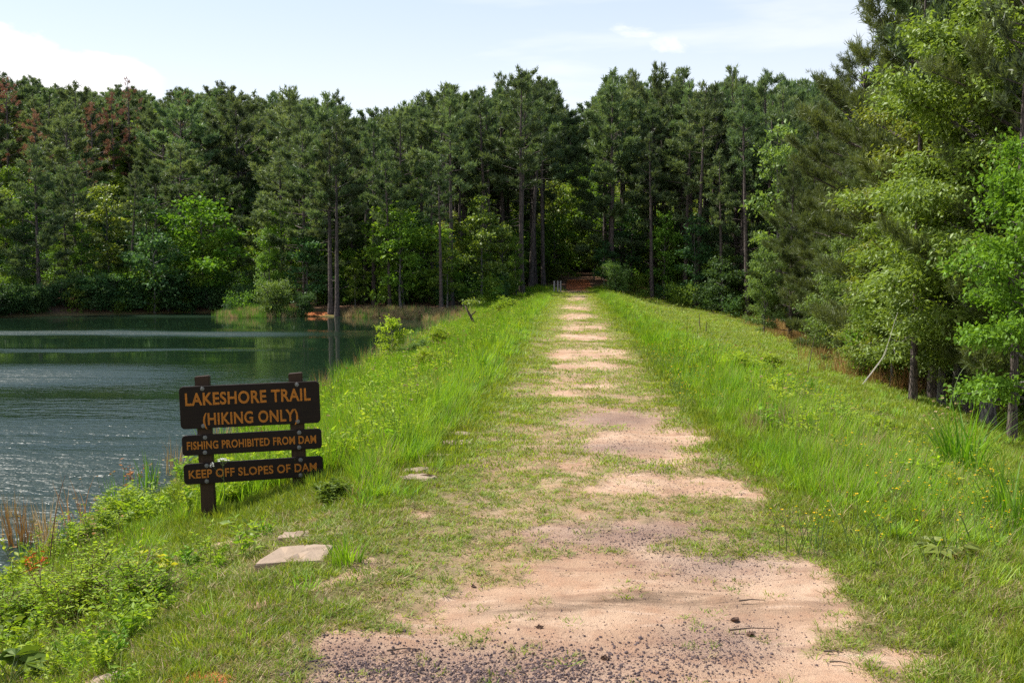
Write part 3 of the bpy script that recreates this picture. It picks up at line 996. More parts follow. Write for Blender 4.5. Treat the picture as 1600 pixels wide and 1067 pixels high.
    for k, (px, dep, h, mm, lab) in enumerate(((1385, 27, 2.2, 'leaf_fresh', 'bright low bush left of the leaning bare stalk'), (1345, 33, 2.3, 'leaf_lime', 'yellow green bush at the foot of the mid green leaning tree'),
                                              (1300, 44, 2.0, 'leaf_fresh', 'bush at the lower edge of the mown slope'))):
        x, y = g(px, dep)
        P('slope_bush', BUSH[k % 3], x, y, h, lab, cat='bush', mat_over=M[mm], wide=.95, parts=('stems', 'foliage'))
    # white flowering shrub by the trail mouth
    x, y = g(965, 79)
    P('flowering_shrub', BUSH[2], x, y, 2.6, 'whitish flowering shrub right of where the trail enters the wood', cat='bush', mat_over=M['leaf_pale'], wide=.8, parts=('stems', 'foliage'))


special_trees()


ORD = ['first', 'second', 'third', 'fourth', 'fifth', 'sixth', 'seventh', 'eighth', 'ninth', 'tenth', 'eleventh', 'twelfth', 'thirteenth', 'fourteenth', 'fifteenth',
       'sixteenth', 'seventeenth', 'eighteenth', 'nineteenth', 'twentieth']


def forest():
    rng = np.random.default_rng(5)

    def in_right(x, y):
        return y > 84 - 0.55 * (x - 3) * (x > 3) and y > 66

    def name_rows(rec, what, front_n, from_mark, sign, back):
        """rec: (angle, depth, kwargs); the front row is counted from a landmark, the rest told apart by sector"""
        rec.sort(key=lambda r: r[1])
        front = sorted(rec[:front_n], key=lambda r: sign * r[0])
        for k, r in enumerate(front):
            r[2]['label'] = '%s %s in the front row, counted from %s' % (ORD[k], what, from_mark)
        rest = rec[front_n:]
        for r in rest:
            px = r[3]
            for lim, txt in back:
                if px < lim:
                    break
            row = 'second rows' if r[1] < rec[front_n + int(len(rest) * .4)][1] else 'back rows'
            r[2]['label'] = '%s in the %s %s' % (what, row, txt)
        for r in rec:
            place_tree(**r[2])

    zones = [
        ('middle', -23, -2.2, 64, 107, 2.3, 84, 'tall dark pine', 18, 'the trail mouth lakewards', -1, 'pines of the middle wood',
         [(520, 'above the willow bush on the point'), (640, 'behind the twin trunks'), (760, 'behind the tall slender pale trunk'), (9999, 'just left of the trail mouth')]),
        ('right', 2.6, 48, 68, 107, 2.2, 112, 'tall straight pine', 18, 'the trail mouth rightwards', 1, 'pines of the right wood',
         [(1000, 'just right of the trail mouth'), (1110, 'right of the flowering shrub'), (1200, 'left of the small conical pine'), (9999, 'behind the small conical pine')]),
        ('left', -74, -22.5, 62, 124, 3.5, 92, 'round topped pine', 16, 'the cove leftwards', -1, 'pines on the hill across the lake',
         [(110, 'of the hill at the far left edge'), (220, 'of the hill around the brown dead pines'), (330, 'of the hill above the wide green tree'), (9999, 'of the hill beside the middle wood')]),
    ]
    for kind, x0, x1, y0, y1, sp, cnt, what, fn, mark, sgn, grp, back in zones:
        tries = k = 0
        rec = []
        while k < cnt and tries < 6000:
            tries += 1
            y = y0 + (y1 - y0) * rng.random() ** 1.3
            x = rng.uniform(x0, x1)
            px, _, _ = project(x, y, 0.0)
            px = float(px)
            if px < -90 or px > 1480 or on_trail(x, y, 1.9 if y < 102 else .2): continue
            if kind != 'right' and float(lake_d(np.array([x]), np.array([y]))[0]) < (3.6 if kind == 'middle' else 1.2): continue
            if kind == 'middle' and x > -8 and y < 74: continue
            if kind == 'left' and (px > 340 and y < 90 or any(abs(px - q) < 26 and y < dd for q, dd in ((168, 73), (318, 73)))): continue
            if kind == 'middle' and px < 430 and y < 96: continue
            su = (x - .5) * -.927 + (y - 97) * .375; sv = (x - .5) * .375 + (y - 97) * .927
            if -1 < su < 11 and abs(sv) < 2.8: continue
            if kind == 'right' and not in_right(x, y): continue
            if kind == 'left' and any(abs(px - q) < 34 and dd - 28 < y < dd for q, dd in ((150, 93), (207, 106), (18, 96), (182, 99), (140, 84), (62, 92))): continue
            if not SPT.ok(x, y, sp): continue
            hs, pxx = sky_height(x, y)
            hmax = hs - ground_z(x, y)
            front = y < (74 if kind == 'middle' else 84)
            if kind == 'left':
                H = min(hmax * rng.uniform(.80, 1.02), rng.uniform(6.5, 9.5) if y < 72 else rng.uniform(8.5, 11.5) if y < 84 else rng.uniform(10, 14.5))
            else:
                H = min(hmax * (rng.uniform(.68, .98) if front else rng.uniform(.84, 1.03)), 21)
            if H < 5: continue
            wide = rng.uniform(.85, 1.2) * min(1.25, 14 / H) ** .4
            if kind == 'left':
                pr = (ROUND[int(rng.integers(3))] if rng.random() < .62 else (FULL + PINES)[int(rng.integers(9))])
                wide *= 1.08
            elif rng.random() < .14:
                pr = (FULL + ROUND)[int(rng.integers(6))]
            elif rng.random() < (.6 if kind == 'right' else .35):
                pr = SLIM[int(rng.integers(3))]
            else:
                pr = PINES[int(rng.integers(6))]
            rec.append((x / y, math.hypot(x, y), dict(name='pine_tree', proto=pr, x=x, y=y, H=H, label='', group=grp, wide=wide,
                                                     lean=(rng.normal(0, .018), rng.normal(0, .018))), px))
            k += 1
        name_rows(rec, what, fn, mark, sgn, back)
        print(kind, k)
    # broadleaf understorey, lit through from behind
    und = [(-21, -2.5, 64, 98, 2.2, 66, 'young broadleaf tree', 14, 'the trail mouth lakewards', -1, 'understorey of the middle wood', ('leaf_mid', 'leaf_lime', 'leaf_fresh', 'leaf_dark'),
            [(560, 'of the middle wood near the twin trunks'), (720, 'of wood near the tall slender trunk'), (9999, 'of the middle wood beside the trail mouth')]),
           (2.5, 30, 72, 100, 2.3, 62, 'dark leaved young tree', 14, 'the trail mouth rightwards', 1, 'understorey of the right wood', ('leaf_dark', 'leaf_dark', 'leaf_mid', 'leaf_mid'),
            [(1010, 'right of the trail mouth'), (1120, 'at the top of the mown slope'), (9999, 'around the small conical pine')]),
           (-60, -22.5, 62, 100, 2.9, 56, 'broadleaf tree', 14, 'the cove leftwards', -1, 'broadleaf trees across the lake', ('leaf_dark', 'leaf_dark', 'leaf_mid', 'leaf_mid'),
            [(170, 'left of the bright tree across the lake'), (9999, 'right of the bright tree across the lake')])]
    for x0, x1, y0, y1, sp, cnt, what, fn, mark, sgn, grp, ms, back in und:
        tries = k = 0
        rec = []
        while k < cnt and tries < 5000:
            tries += 1
            y = y0 + (y1 - y0) * rng.random() ** 1.5
            x = rng.uniform(x0, x1)
            px, _, _ = project(x, y, 0.0)
            px = float(px)
            if px < -60 or px > 1420 or on_trail(x, y, 1.5 if y < 88 else 0.3): continue
            if x < 0 and float(lake_d(np.array([x]), np.array([y]))[0]) < 1.4: continue
            if x < 0 and x > -8 and y < 72: continue
            if -4 < x < 0 and y < 86: continue
            if x > 0 and not in_right(x, y + 1): continue
            if x < 0 and 335 < px < 415 and y < 84: continue
            if not SPU.ok(x, y, sp): continue
            mo = M[ms[int(rng.integers(4))]]
            rec.append((x / y, math.hypot(x, y), dict(name='broadleaf_tree', proto=BROAD[int(rng.integers(4))], x=x, y=y, H=rng.uniform(3.0, 7.6), label='', group=grp,
                                                     mat_over=mo, wide=rng.uniform(.8, 1.15)), px))
            k += 1
        name_rows(rec, what, fn, mark, sgn, back)
        print('und', k)
    # the trail turns away inside the wood: bright leaves close the view
    for k, (x, y, H, mm, lab) in enumerate(((1.9, 93, 5.2, 'leaf_lime', 'glowing young tree right of the red trail inside the wood'), (-1.6, 92, 6.4, 'leaf_mid', 'green young tree left of the red trail inside the wood'),
                                           (.2, 100, 7.5, 'leaf_lime', 'sunlit yellow green tree closing the view at the end of the red trail'), (2.6, 99, 9.0, 'leaf_mid', 'taller green tree right of the one closing the trail'),
                                           (-1.9, 101, 9.5, 'leaf_lime', 'taller yellow green tree left of the one closing the trail'), (.9, 106, 11, 'leaf_mid', 'tall green tree deep in the gap above the trail'))):
        place_tree('broadleaf_tree', BROAD[(k * 3 + 1) % 4], x, y, H, lab, mat_over=M[mm], wide=1.0)
    # bushes hanging over the water on the far shore
    k = 0
    rec = []
    while k < 20:
        x = rng.uniform(-46, -22.5); y = rng.uniform(54, 71)
        d = float(lake_d(np.array([x]), np.array([y]))[0])
        if not (.1 < d < 2.2): continue
        px = float(project(x, y, 0.0)[0])
        if px < -40 or px > 350: continue
        rec.append((x / y, x, y)); k += 1
    rec.sort(reverse=True)
    for k, (a, x, y) in enumerate(rec):
        place_tree('shore_bush', BUSH[k % 3], x, y, rng.uniform(1.2, 2.7), '%s dark bush over the far water, counted from the cove leftwards' % ORD[k], 'bushes of the far left shore', cat='bush',
                   mat_over=M['leaf_dark' if rng.random() < .75 else 'leaf_mid'], wide=rng.uniform(.9, 1.3), parts=('stems', 'foliage'))
    # trees filling the slope right of the dam
    rec = []
    spec = [(1345, 40, 12), (1400, 42, 14), (1450, 38, 15), (1500, 33, 14), (1540, 40, 16), (1585, 30, 13), (1480, 48, 16), (1420, 52, 15), (1300, 58, 12), (1345, 64, 13), (1390, 62, 14),
            (1560, 26, 11), (1620, 24, 12), (1680, 28, 13), (1640, 36, 14), (1270, 68, 12)]
    spec.sort()
    for k, (px, dep, H) in enumerate(spec):
        r = ray(px, HORIZON)
        x, y = float(r[0] * dep), float(r[1] * dep)
        place_tree('pine_tree', NEAR_PINE[k % 2] if k % 3 else FULL[k % 3], x, y, H, '%s olive pine from the left on the slope around the huge pine' % ORD[k], 'pines of the slope right of the dam',
                   wide=.9, mat_over=M['needle_near'])
    # trees closing the view behind: a wood that reads as one mass
    pts, idx, rot, scl = [], [], [], []
    p2, i2, r2, s2 = [], [], [], []
    for i in range(760):
        y = rng.uniform(124 if i > 260 else 113, 168); x = rng.uniform(-0.62 * y, 0.36 * y)
        hs, px = sky_height(x, y)
        gz = ground_z(x, y)
        H = (hs - gz) * rng.uniform(.74, .97)
        H = max(5, min(H, 26))
        if y < 124 and x > -24: y += 11
        pts.append((x, y, gz - .1)); idx.append(int(rng.integers(0, 9)))
        rot.append((0, 0, rng.uniform(0, 6.28))); s = H / 14
        scl.append((s * 1.15, s * 1.15, s))
        x = rng.uniform(-66, 40); y = rng.uniform(106, 122)
        p2.append((x, y, ground_z(x, y) - .1)); i2.append(int(rng.integers(0, 4))); r2.append((0, 0, rng.uniform(0, 6.28)))
        s = rng.uniform(.6, 1.35); s2.append((s * 1.2, s * 1.2, s))
    GLADE = []
    for q, mm in zip(BROAD, ('leaf_fresh', 'leaf_lime', 'leaf_mid', 'leaf_lime')):
        me = q[1].copy(); me.materials[0] = M[mm]; GLADE.append(me)
    o = gn_scatter('distant_wood', [p[1] for p in PINES + ROUND], pts, rot, scl, idx)
    tag(o, 'mass of dark pines behind the front rows of the wood')
    o = gn_scatter('distant_trunks', [p[0] for p in PINES + ROUND], pts, rot, scl, idx)
    tag(o, 'dim trunks of the pines far back in the wood')
    o = gn_scatter('distant_understorey', GLADE, p2, r2, s2, i2)
    tag(o, 'green leaves glimpsed between trunks far back in the wood')


forest()


STONE_SPEC = [(466, 868, .43, .40, .026, 'large flat sandstone slab in the grass in front of the sign'),
        (506, 830, .30, .22, .008, 'flat sandstone slab just behind the large one, half grown over'),
        (462, 838, .24, .16, .03, 'small flat stone left of the half grown over slab'),
        (656, 748, .30, .22, .035, 'pale stone slab in the grass right of the sign, lowest of the row'),
        (650, 736, .22, .14, .03, 'narrow stone right behind the lowest stone of the row'),
        (684, 714, .26, .2, .035, 'brownish stone in the middle of the row beside the trail'),
        (712, 694, .30, .22, .035, 'flat stone second from the far end of the row'),
        (715, 680, .30, .22, .035, 'flat stone at the far end of the row beside the trail'),
        (178, 1062, .22, .16, .02, 'weathered stone cut by the bottom edge of the picture')]
STONE_AT = [ground_hit(q[0], q[1])[:2] + (q[2],) for q in STONE_SPEC if q[1] != 830]


def clear_stones(x, y, front):
    k = np.ones(len(x), bool)
    for sx, sy, w in STONE_AT:
        k &= ~((np.abs(x - sx) < w * .5) & (y > sy - w * .42 - front) & (y < sy + w * .4))
    return k


# ------------------------------------------------------------------ ground plants (scattered)
def blades(name, n, h, w, splay, spread, material, seed, curve=0.5, seg=3, tintlo=0, tinthi=1):
    rng = np.random.default_rng(seed)
    a = rng.uniform(0, 6.28, n); r = spread * np.sqrt(rng.random(n))
    base = np.stack([r * np.cos(a), r * np.sin(a), np.full(n, -0.01)], 1)
    da = a + rng.normal(0, .9, n)
    out = np.stack([np.cos(da), np.sin(da), np.zeros(n)], 1)
    H = h * rng.uniform(.5, 1.1, n); S = splay * rng.uniform(.3, 1.2, n)
    side = np.stack([-np.sin(da + rng.normal(0, .8, n)), np.cos(da), np.zeros(n)], 1)
    side = nrm(side)
    V, T = [], []
    for k in range(seg + 1):
        u = k / seg
        c = base + out * (S * H * (u * .4 + curve * u ** 2.3))[:, None] + np.array([0, 0, 1]) * (H * (u - .28 * curve * S * u ** 2.5))[:, None]
        ww = w * (1 - u ** 1.6) * .5 * (0.7 + .5 * min(1, u * 3))
        if k < seg:
            V += [c - side * ww, c + side * ww]
        else:
            V += [c]
    m = len(V)
    v = np.stack(V, 1).reshape(-1, 3)
    i = np.arange(n)[:, None] * m
    q = np.concatenate([i + np.array([[2 * k, 2 * k + 1, 2 * k + 3, 2 * k + 2]]) for k in range(seg - 1)])
    tt = i + np.array([[2 * seg - 2, 2 * seg - 1, 2 * seg]])
    tint = np.repeat(rng.uniform(tintlo, tinthi, n), m)
    return mesh_np(name, v, [q, tt], material, tint)


def joined(name, parts):
    """join meshes given as (mesh) into one mesh with several materials"""
    V, F4, F3, M4, M3, T, mats, n = [], [], [], [], [], [], [], 0
    for me in parts:
        k = len(me.vertices)
        co = np.empty(k * 3, np.float32); me.vertices.foreach_get('co', co)
        V.append(co.reshape(-1, 3))
        tt = np.full(k, .5, np.float32)
        if 'tint' in me.attributes: me.attributes['tint'].data.foreach_get('value', tt)
        T.append(tt)
        mi = len(mats); mats.append(me.materials[0])
        li = np.empty(len(me.loops), np.int32); me.loops.foreach_get('vertex_index', li)
        ls = np.empty(len(me.polygons), np.int32); me.polygons.foreach_get('loop_start', ls)
        lt = np.empty(len(me.polygons), np.int32); me.polygons.foreach_get('loop_total', lt)
        for s, FL, ML in ((4, F4, M4), (3, F3, M3)):
            st = ls[lt == s]
            if len(st):
                FL.append(li[st[:, None] + np.arange(s)[None]] + n); ML.append(np.full(len(st), mi))
        n += k
    fs, ms = [], []
    if F4: fs.append(np.concatenate(F4)); ms.append(np.concatenate(M4))
    if F3: fs.append(np.concatenate(F3)); ms.append(np.concatenate(M3))
    return mesh_np(name, np.concatenate(V), fs, None, np.concatenate(T), mats=mats, midx=np.concatenate(ms))


def weed(name, seed, h=.35, n=5, leaf=.07, aspect=.4, per=12, material=None, stem=None, spread=.08, droop=.1, flower=None, fsize=.02, sr=.004):
    """leafy herb: stems with leaves up their length"""
    rng = np.random.default_rng(seed)
    tb = Tubes(); P, D, TP = [], [], []
    for i in range(n):
        a = rng.uniform(0, 6.28); b = np.array([math.cos(a), math.sin(a), 0]) * spread * rng.random()
        hh = h * rng.uniform(.6, 1.1)
        lean = np.array([math.cos(a), math.sin(a), 0]) * hh * rng.uniform(.1, .5)
        u = np.linspace(0, 1, 4)
        pts = b + lean * (u ** 1.6)[:, None] + np.array([0, 0, 1]) * (u * hh)[:, None]
        tb.add(pts, np.linspace(sr, sr * .4, 4), 3, False)
        TP.append(pts[-1])
        for j in range(per):
            uu = rng.uniform(.15, 1)
            c = np.array([np.interp(uu, u, pts[:, q]) for q in range(3)])
            aa = j * 2.4 + rng.normal(0, .3)
            P.append(c); D.append((math.cos(aa), math.sin(aa), rng.uniform(.1, .9) - droop))
    parts = [tb.mesh('stems', stem or M['stem'], False), leaves('leaves', np.array(P), np.array(D), leaf, aspect, material or M['tall'], rng)]
    if flower:
        FP, FD = [], []
        for tpt in TP:
            for k in range(6):
                aa = k * 1.047
                FP.append(tpt); FD.append((math.cos(aa), math.sin(aa), .35))
        parts.append(leaves('petals', np.array(FP), np.array(FD), fsize, .8, flower, rng, fold=.05))
    return joined(name, parts)


TURF = [blades('turf_tuft', 26, .055, .0055, 1.1, .075, M['turf'], 400 + i, .7) for i in range(5)]
TURF_DRY = [blades('dry_turf_tuft', 16, .05, .005, 1.5, .07, M['dry'], 410 + i, .8) for i in range(2)]
TURF_FAR = [blades('turf_patch', 60, .055, .009, 1.0, .19, M['turf'], 420 + i, .6, 2) for i in range(4)]
TALL = [blades('tall_tuft', 24, .42, .0075, .5, .09, M['tall'], 430 + i, .55) for i in range(5)]
TALL_FAR = [blades('tall_patch', 44, .42, .017, .5, .26, M['tall'], 440 + i, .5, 3) for i in range(4)]
DRY_TALL = [blades('dry_tuft', 14, .4, .005, .5, .08, M['dry'], 450 + i, .5) for i in range(3)]
RUST_TALL = [blades('rust_tuft', 18, .55, .007, .45, .10, M['rust'], 460 + i, .5) for i in range(2)]
WEEDS = [weed('leafy_weed', 470, .30, 6, .075, .42, 12), weed('leafy_weed', 471, .42, 5, .06, .3, 18, M['herb']),
         weed('leafy_weed', 472, .22, 7, .06, .5, 10, M['herb']), weed('leafy_weed', 473, .5, 4, .05, .25, 26, M['herb']),
         weed('leafy_weed', 474, .36, 6, .08, .38, 12, M['herb'])]
YEL = [weed('yellow_wildflower', 480 + i, .34, 4, .04, .25, 4, M['tall'], flower=M['petal_yellow'], fsize=.011) for i in range(2)]


def sample(n, x0, x1, y0, y1, rng):
    """random ground points, denser towards the camera"""
    y = y0 * (y1 / y0) ** rng.random(n)
    return rng.uniform(x0, x1, n), y


def in_view(x, y, z, m=380):
    px, py, d = project(x, y, z)
    return (d > 1) & (px > -m) & (px < 1600 + m) & (py < 1067 + 140)


def emit(name, label, protos, x, y, scale, rng, idx=None, tilt=.12, zs=None):
    z = zt(x, y) - 0.012 * bare_mask(x, y)
    n = len(x)
    rot = np.stack([rng.normal(0, tilt, n), rng.normal(0, tilt, n), rng.uniform(0, 6.28, n)], 1)
    zs = scale if zs is None else zs
    scl = np.stack([scale, scale, zs], 1)
    idx = rng.integers(0, len(protos), n) if idx is None else idx
    print(name, n)
    return tag(gn_scatter(name, protos, np.stack([x, y, z], 1), rot, scl, idx), label)


def ground_cover():
    rng = np.random.default_rng(77)
    # turf of the dam's top, sized up with distance
    XS, YS, SS, ID, ZZ = [], [], [], [], []
    for y0, y1, dens, s, far in ((2.9, 5.5, 620, .85, 0), (5.5, 9, 420, 1.0, 0), (9, 14, 130, 1.0, 1), (14, 25, 62, 1.3, 1), (25, 45, 26, 1.9, 1), (45, 84, 11, 2.8, 1)):
        xa, xb = (-6.2, 5.8) if y1 < 15 else (-6.6, 18)
        n = int(dens * (xb - xa) * (y1 - y0))
        x = rng.uniform(xa, xb, n); y = rng.uniform(y0, y1, n)
        z = zt(x, y)
        b = bare_mask(x, y)
        cover = sstep(.30, .62, fbm(x * 1.3, y * 1.0, 61, 4) + .20)
        keep = in_view(x, y, z) & (rng.random(n) < (1 - np.clip(b * 1.2, 0, 1) * .95) * (1 - .5 * np.exp(-((x - PATHX) / .95) ** 4)) * (.45 + .55 * cover)) & ((z > ZW + .05) | (x > 0)) & (x < np.where(y < 40, 7 + .25 * y, 17.5))
        keep &= clear_stones(x, y, .0)
        x, y = x[keep], y[keep]
        gh = grass_height(x, y)
        XS.append(x); YS.append(y)
        SS.append(s * rng.uniform(.7, 1.25, len(x)))
        ZZ.append(rng.uniform(.7, 1.2, len(x)) * np.clip(gh / .05, .7, 2.2) * (.8 if not far else 1))
        i = rng.integers(0, 5, len(x))
        dry = rng.random(len(x)) < (.10 + .18 * sstep(.45, .6, fbm(x * .8, y * .8, 71, 3)) + .22 * (x < -.9) * (y < 7.5) + .3 * sstep(3.4, 4.5, x))
        i = np.where(dry, 5 + rng.integers(0, 2, len(x)), i)
        if far:
            i = np.where(dry, 5 + rng.integers(0, 2, len(x)), 7 + rng.integers(0, 4, len(x)))
        ID.append(i)
    x, y, s, i, zz = map(np.concatenate, (XS, YS, SS, ID, ZZ))
    emit('short_grass', 'short patchy turf on the worn top of the dam', TURF + TURF_DRY + TURF_FAR, x, y, s, rng, i, .12, zz)
    # tall verge grass
    XS, YS, SS, ID = [], [], [], []
    for y0, y1, dens, s, far in ((3.2, 6, 120, .8, 0), (6, 10, 150, 1, 0), (10, 16, 85, 1.1, 0), (16, 30, 20, 1.0, 1), (30, 50, 9, 1.25, 1), (50, 84, 5, 1.6, 1)):
        xa, xb = (-6.4, 5.5) if y1 < 15 else (-6.7, 15)
        n = int(dens * (xb - xa) * (y1 - y0))
        x = rng.uniform(xa, xb, n); y = rng.uniform(y0, y1, n); z = zt(x, y)
        gh = grass_height(x, y) * (.65 + .7 * fbm(x * .9, y * .9, 91, 3))
        keep = in_view(x, y, z) & (rng.random(n) < sstep(.07, .22, gh)) & ((z > ZW + .02) | (x > 0)) & (x < np.where(y < 40, 6.0 + .24 * y, 16))
        # keep clear in front of the sign's boards
        keep &= ~((x / y > -.42) & (x / y < -.22) & (y > 7.0) & (y < 9.62))
        keep &= clear_stones(x, y, .45)
        x, y, gh = x[keep], y[keep], gh[keep]
        XS.append(x); YS.append(y); SS.append(np.clip(gh / .40, .3, 1.3) * rng.uniform(.75, 1.2, len(x)) * (1 if not far else 1.0))
        i = rng.integers(0, 5, len(x)) if not far else 8 + rng.integers(0, 4, len(x))
        dr = rng.random(len(x)) < np.where(x > 3.0, .45, .13 + .22 * sstep(.5, .65, fbm(x * .8, y * .45, 131, 3)))
        i = np.where(dr, 5 + rng.integers(0, 3, len(x)), i)
        ID.append(i)
    x, y, s, i = map(np.concatenate, (XS, YS, SS, ID))
    fs = np.where(y > 16, np.maximum(s, .8), np.maximum(s, .75))
    emit('tall_grass', 'tall bright green grass along both verges of the dam', TALL + DRY_TALL + TALL_FAR, x, y, fs, rng, i, .1, s)
    # leafy weeds in the verges
    n = 13000
    x, y = sample(n, -6.2, 4.5, 4, 75, rng)
    gh = grass_height(x, y)
    w = np.where(x < 0, sstep(-1.3, -2.4, x) * .8, sstep(1.7, 2.4, x) * sstep(4.2, 3.2, x) * .5)
    w = w * sstep(.42, .62, fbm(x * .7 + 3, y * .5, 101, 3)) * 1.4 * np.where(x < -2.3, .75, .25 + .75 * sstep(6.5, 9, y))
    z = zt(x, y)
    k = in_view(x, y, z) & (rng.random(n) < w) & (z > ZW + .03)
    k &= ((y > 9.6) | (rng.random(n) < np.where(x < -2.3, .6, .22))) & ~((x / y > -.45) & (x / y < -.2) & (y > 7.4) & (y < 9.75))
    x, y = x[k], y[k]
    s = rng.uniform(.55, 1.15, len(x)) * (.6 + .4 * sstep(6, 10, y))
    emit('verge_weeds', 'leafy weeds growing among the tall grass of the verges', WEEDS, x, y, s, rng)
    # small yellow flowers
    n = 1100
    x, y = sample(n, 1.3, 4.0, 6, 30, rng)
    k = rng.random(n) < .5 * sstep(.4, .6, fbm(x * .6, y * .35, 111, 3))
    x2, y2 = sample(60, -3.0, -1.3, 10, 30, rng)
    x, y = np.concatenate([x[k], x2]), np.concatenate([y[k], y2])
    kk = in_view(x, y, zt(x, y)); x, y = x[kk], y[kk]
    emit('yellow_wildflowers', 'sprinkle of tiny yellow flowers in the verge grass', YEL, x, y, rng.uniform(.6, 1.0, len(x)), rng)
    # dry seed stalks standing over the grass
    SEED = [weed('seed_stalk', 490 + q, .55, 3, .03, .2, 3, M['dry'], M['stem'] if q else M['stem_red'], .1, .1, M['dry'] if q else M['rust'], .022, .0018) for q in range(2)]
    x, y = sample(800, -5.4, 4.2, 6, 60, rng)
    k = ((x < -1.9) | ((x > 1.9) & (rng.random(len(x)) < .5) & (y > 9))) & in_view(x, y, zt(x, y)) & ~((x / y > -.45) & (x / y < -.2) & (y < 9.75)) & (zt(x, y) > ZW + .03)
    x, y = x[k], y[k]
    emit('seed_stalks', 'thin dry seed stalks standing above the verge grass', SEED, x, y, rng.uniform(.6, 1.2, len(x)), rng)
    # reeds and rushes at the water's edge
    n = 9000
    xa = rng.uniform(-33, -5.5, n); ya = rng.uniform(5, 69, n)
    d = lake_d(xa, ya)
    far = ya > 56
    zone = np.where(far, (d > -.7) & (d < 2.4) & (xa > -22.3), (d > -.35) & (d < .9) & (xa > -7.5))
    gapred = (np.abs(xa + 15.4) < 1.6) & (ya > 61)
    px_, _, _ = project(xa, ya, ZW)
    k = zone & ~gapred & in_view(xa, ya, zt(xa, ya)) & (rng.random(n) < np.where(far, .95, .8))
    x, y = xa[k], ya[k]
    x3 = rng.uniform(-22, -5.5, 2600); y3 = rng.uniform(59.5, 66, 2600); d3 = lake_d(x3, y3)
    k3 = (d3 > -.6) & (d3 < 2.2) & (np.abs(x3 + 15.2) > 1.3)
    x, y = np.concatenate([x, x3[k3]]), np.concatenate([y, y3[k3]])
    i = np.where(y > 56, np.where(x > -14.5, rng.choice([0, 1, 2, 2, 3], len(x)), rng.choice([0, 1, 3, 4, 3], len(x))), rng.choice([0, 3, 4, 5], len(x)))
    s = np.where(y > 56, rng.uniform(.7, 1.25, len(x)), rng.uniform(.9, 1.5, len(x)))
    REED = [blades('reed_tuft', 22, .45, .014, .35, .12, M['dry'], 500 + q, .4) for q in range(3)] + \
           [blades('reed_tuft', 22, .5, .013, .35, .12, M['tall_dark'], 505 + q, .4) for q in range(2)] + [RUST_TALL[0]]
    z = np.maximum(zt(x, y), ZW - .1)
    rot = np.stack([rng.normal(0, .1, len(x)), rng.normal(0, .1, len(x)), rng.uniform(0, 6.28, len(x))], 1)
    o = gn_scatter('shore_reeds', REED, np.stack([x, y, z], 1), rot, np.stack([s, s, s], 1), i)
    tag(o, 'tan and green reeds along the lake shore')
    print('reeds', len(x))
    # reddish grass along the foot of the mown slope
    n = 3200
    y = rng.uniform(26, 80, n); x = np.where(y < 40, 2.4 + .24 * y, 12.0 + .09 * (y - 40)) + rng.normal(0, 1.1, n)
    k = (rng.random(n) < .7) & in_view(x, y, zt(x, y)); x, y = x[k], y[k]
    emit('red_grass', 'reddish dry grass where the mown slope meets the trees', RUST_TALL, x, y, rng.uniform(.7, 1.6, len(x)), rng)
    # forest undergrowth
    n = 8000
    x = rng.uniform(-48, 32, n); y = 58 + 43 * rng.random(n) ** 1.6
    d = lake_d(x, y)
    k = (d > np.where(x < -21, .2, 5.0)) & ~(np.abs(x - PATHX) < 1.6) & np.where(x > 0, y > 80 - .5 * np.maximum(x - 3, 0), (y > 67) | (x < -9))
    k &= in_view(x, y, zt(x, y)) & ~((np.abs(x) < 4.5) & (y < 91)) & (rng.random(n) < np.where(x > 0, .26, .55) * sstep(.3, .6, fbm(x * .3, y * .3, 121, 3) + .1))
    x, y = x[k], y[k]
    sm = [make_broadleaf(600 + q, 1.3, .03, 1.0, 9, .14, .6, 6, M[mn], .2, .14, 1.0, stems=3)[1] for q, mn in enumerate(('leaf_dark', 'leaf_mid', 'leaf_dark', 'leaf_mid'))]
    s = rng.uniform(.5, 1.35, len(x))
    emit('undergrowth', 'low leafy undergrowth on the floor of the wood', sm, x, y, s, rng)
    # undergrowth under the trees right of the dam
    n = 3000
    y = rng.uniform(29, 66, n); x = np.where(y < 40, 4.7 + .235 * y, 14.3 + .09 * (y - 40)) + rng.exponential(3.0, n)
    k = in_view(x, y, zt(x, y), 200) & (rng.random(n) < .5)
    x, y = x[k], y[k]
    emit('slope_thicket', 'thicket of leaves along the foot of the slope right of the dam', sm, x, y, rng.uniform(.5, 1.5, len(x)), rng)


ground_cover()


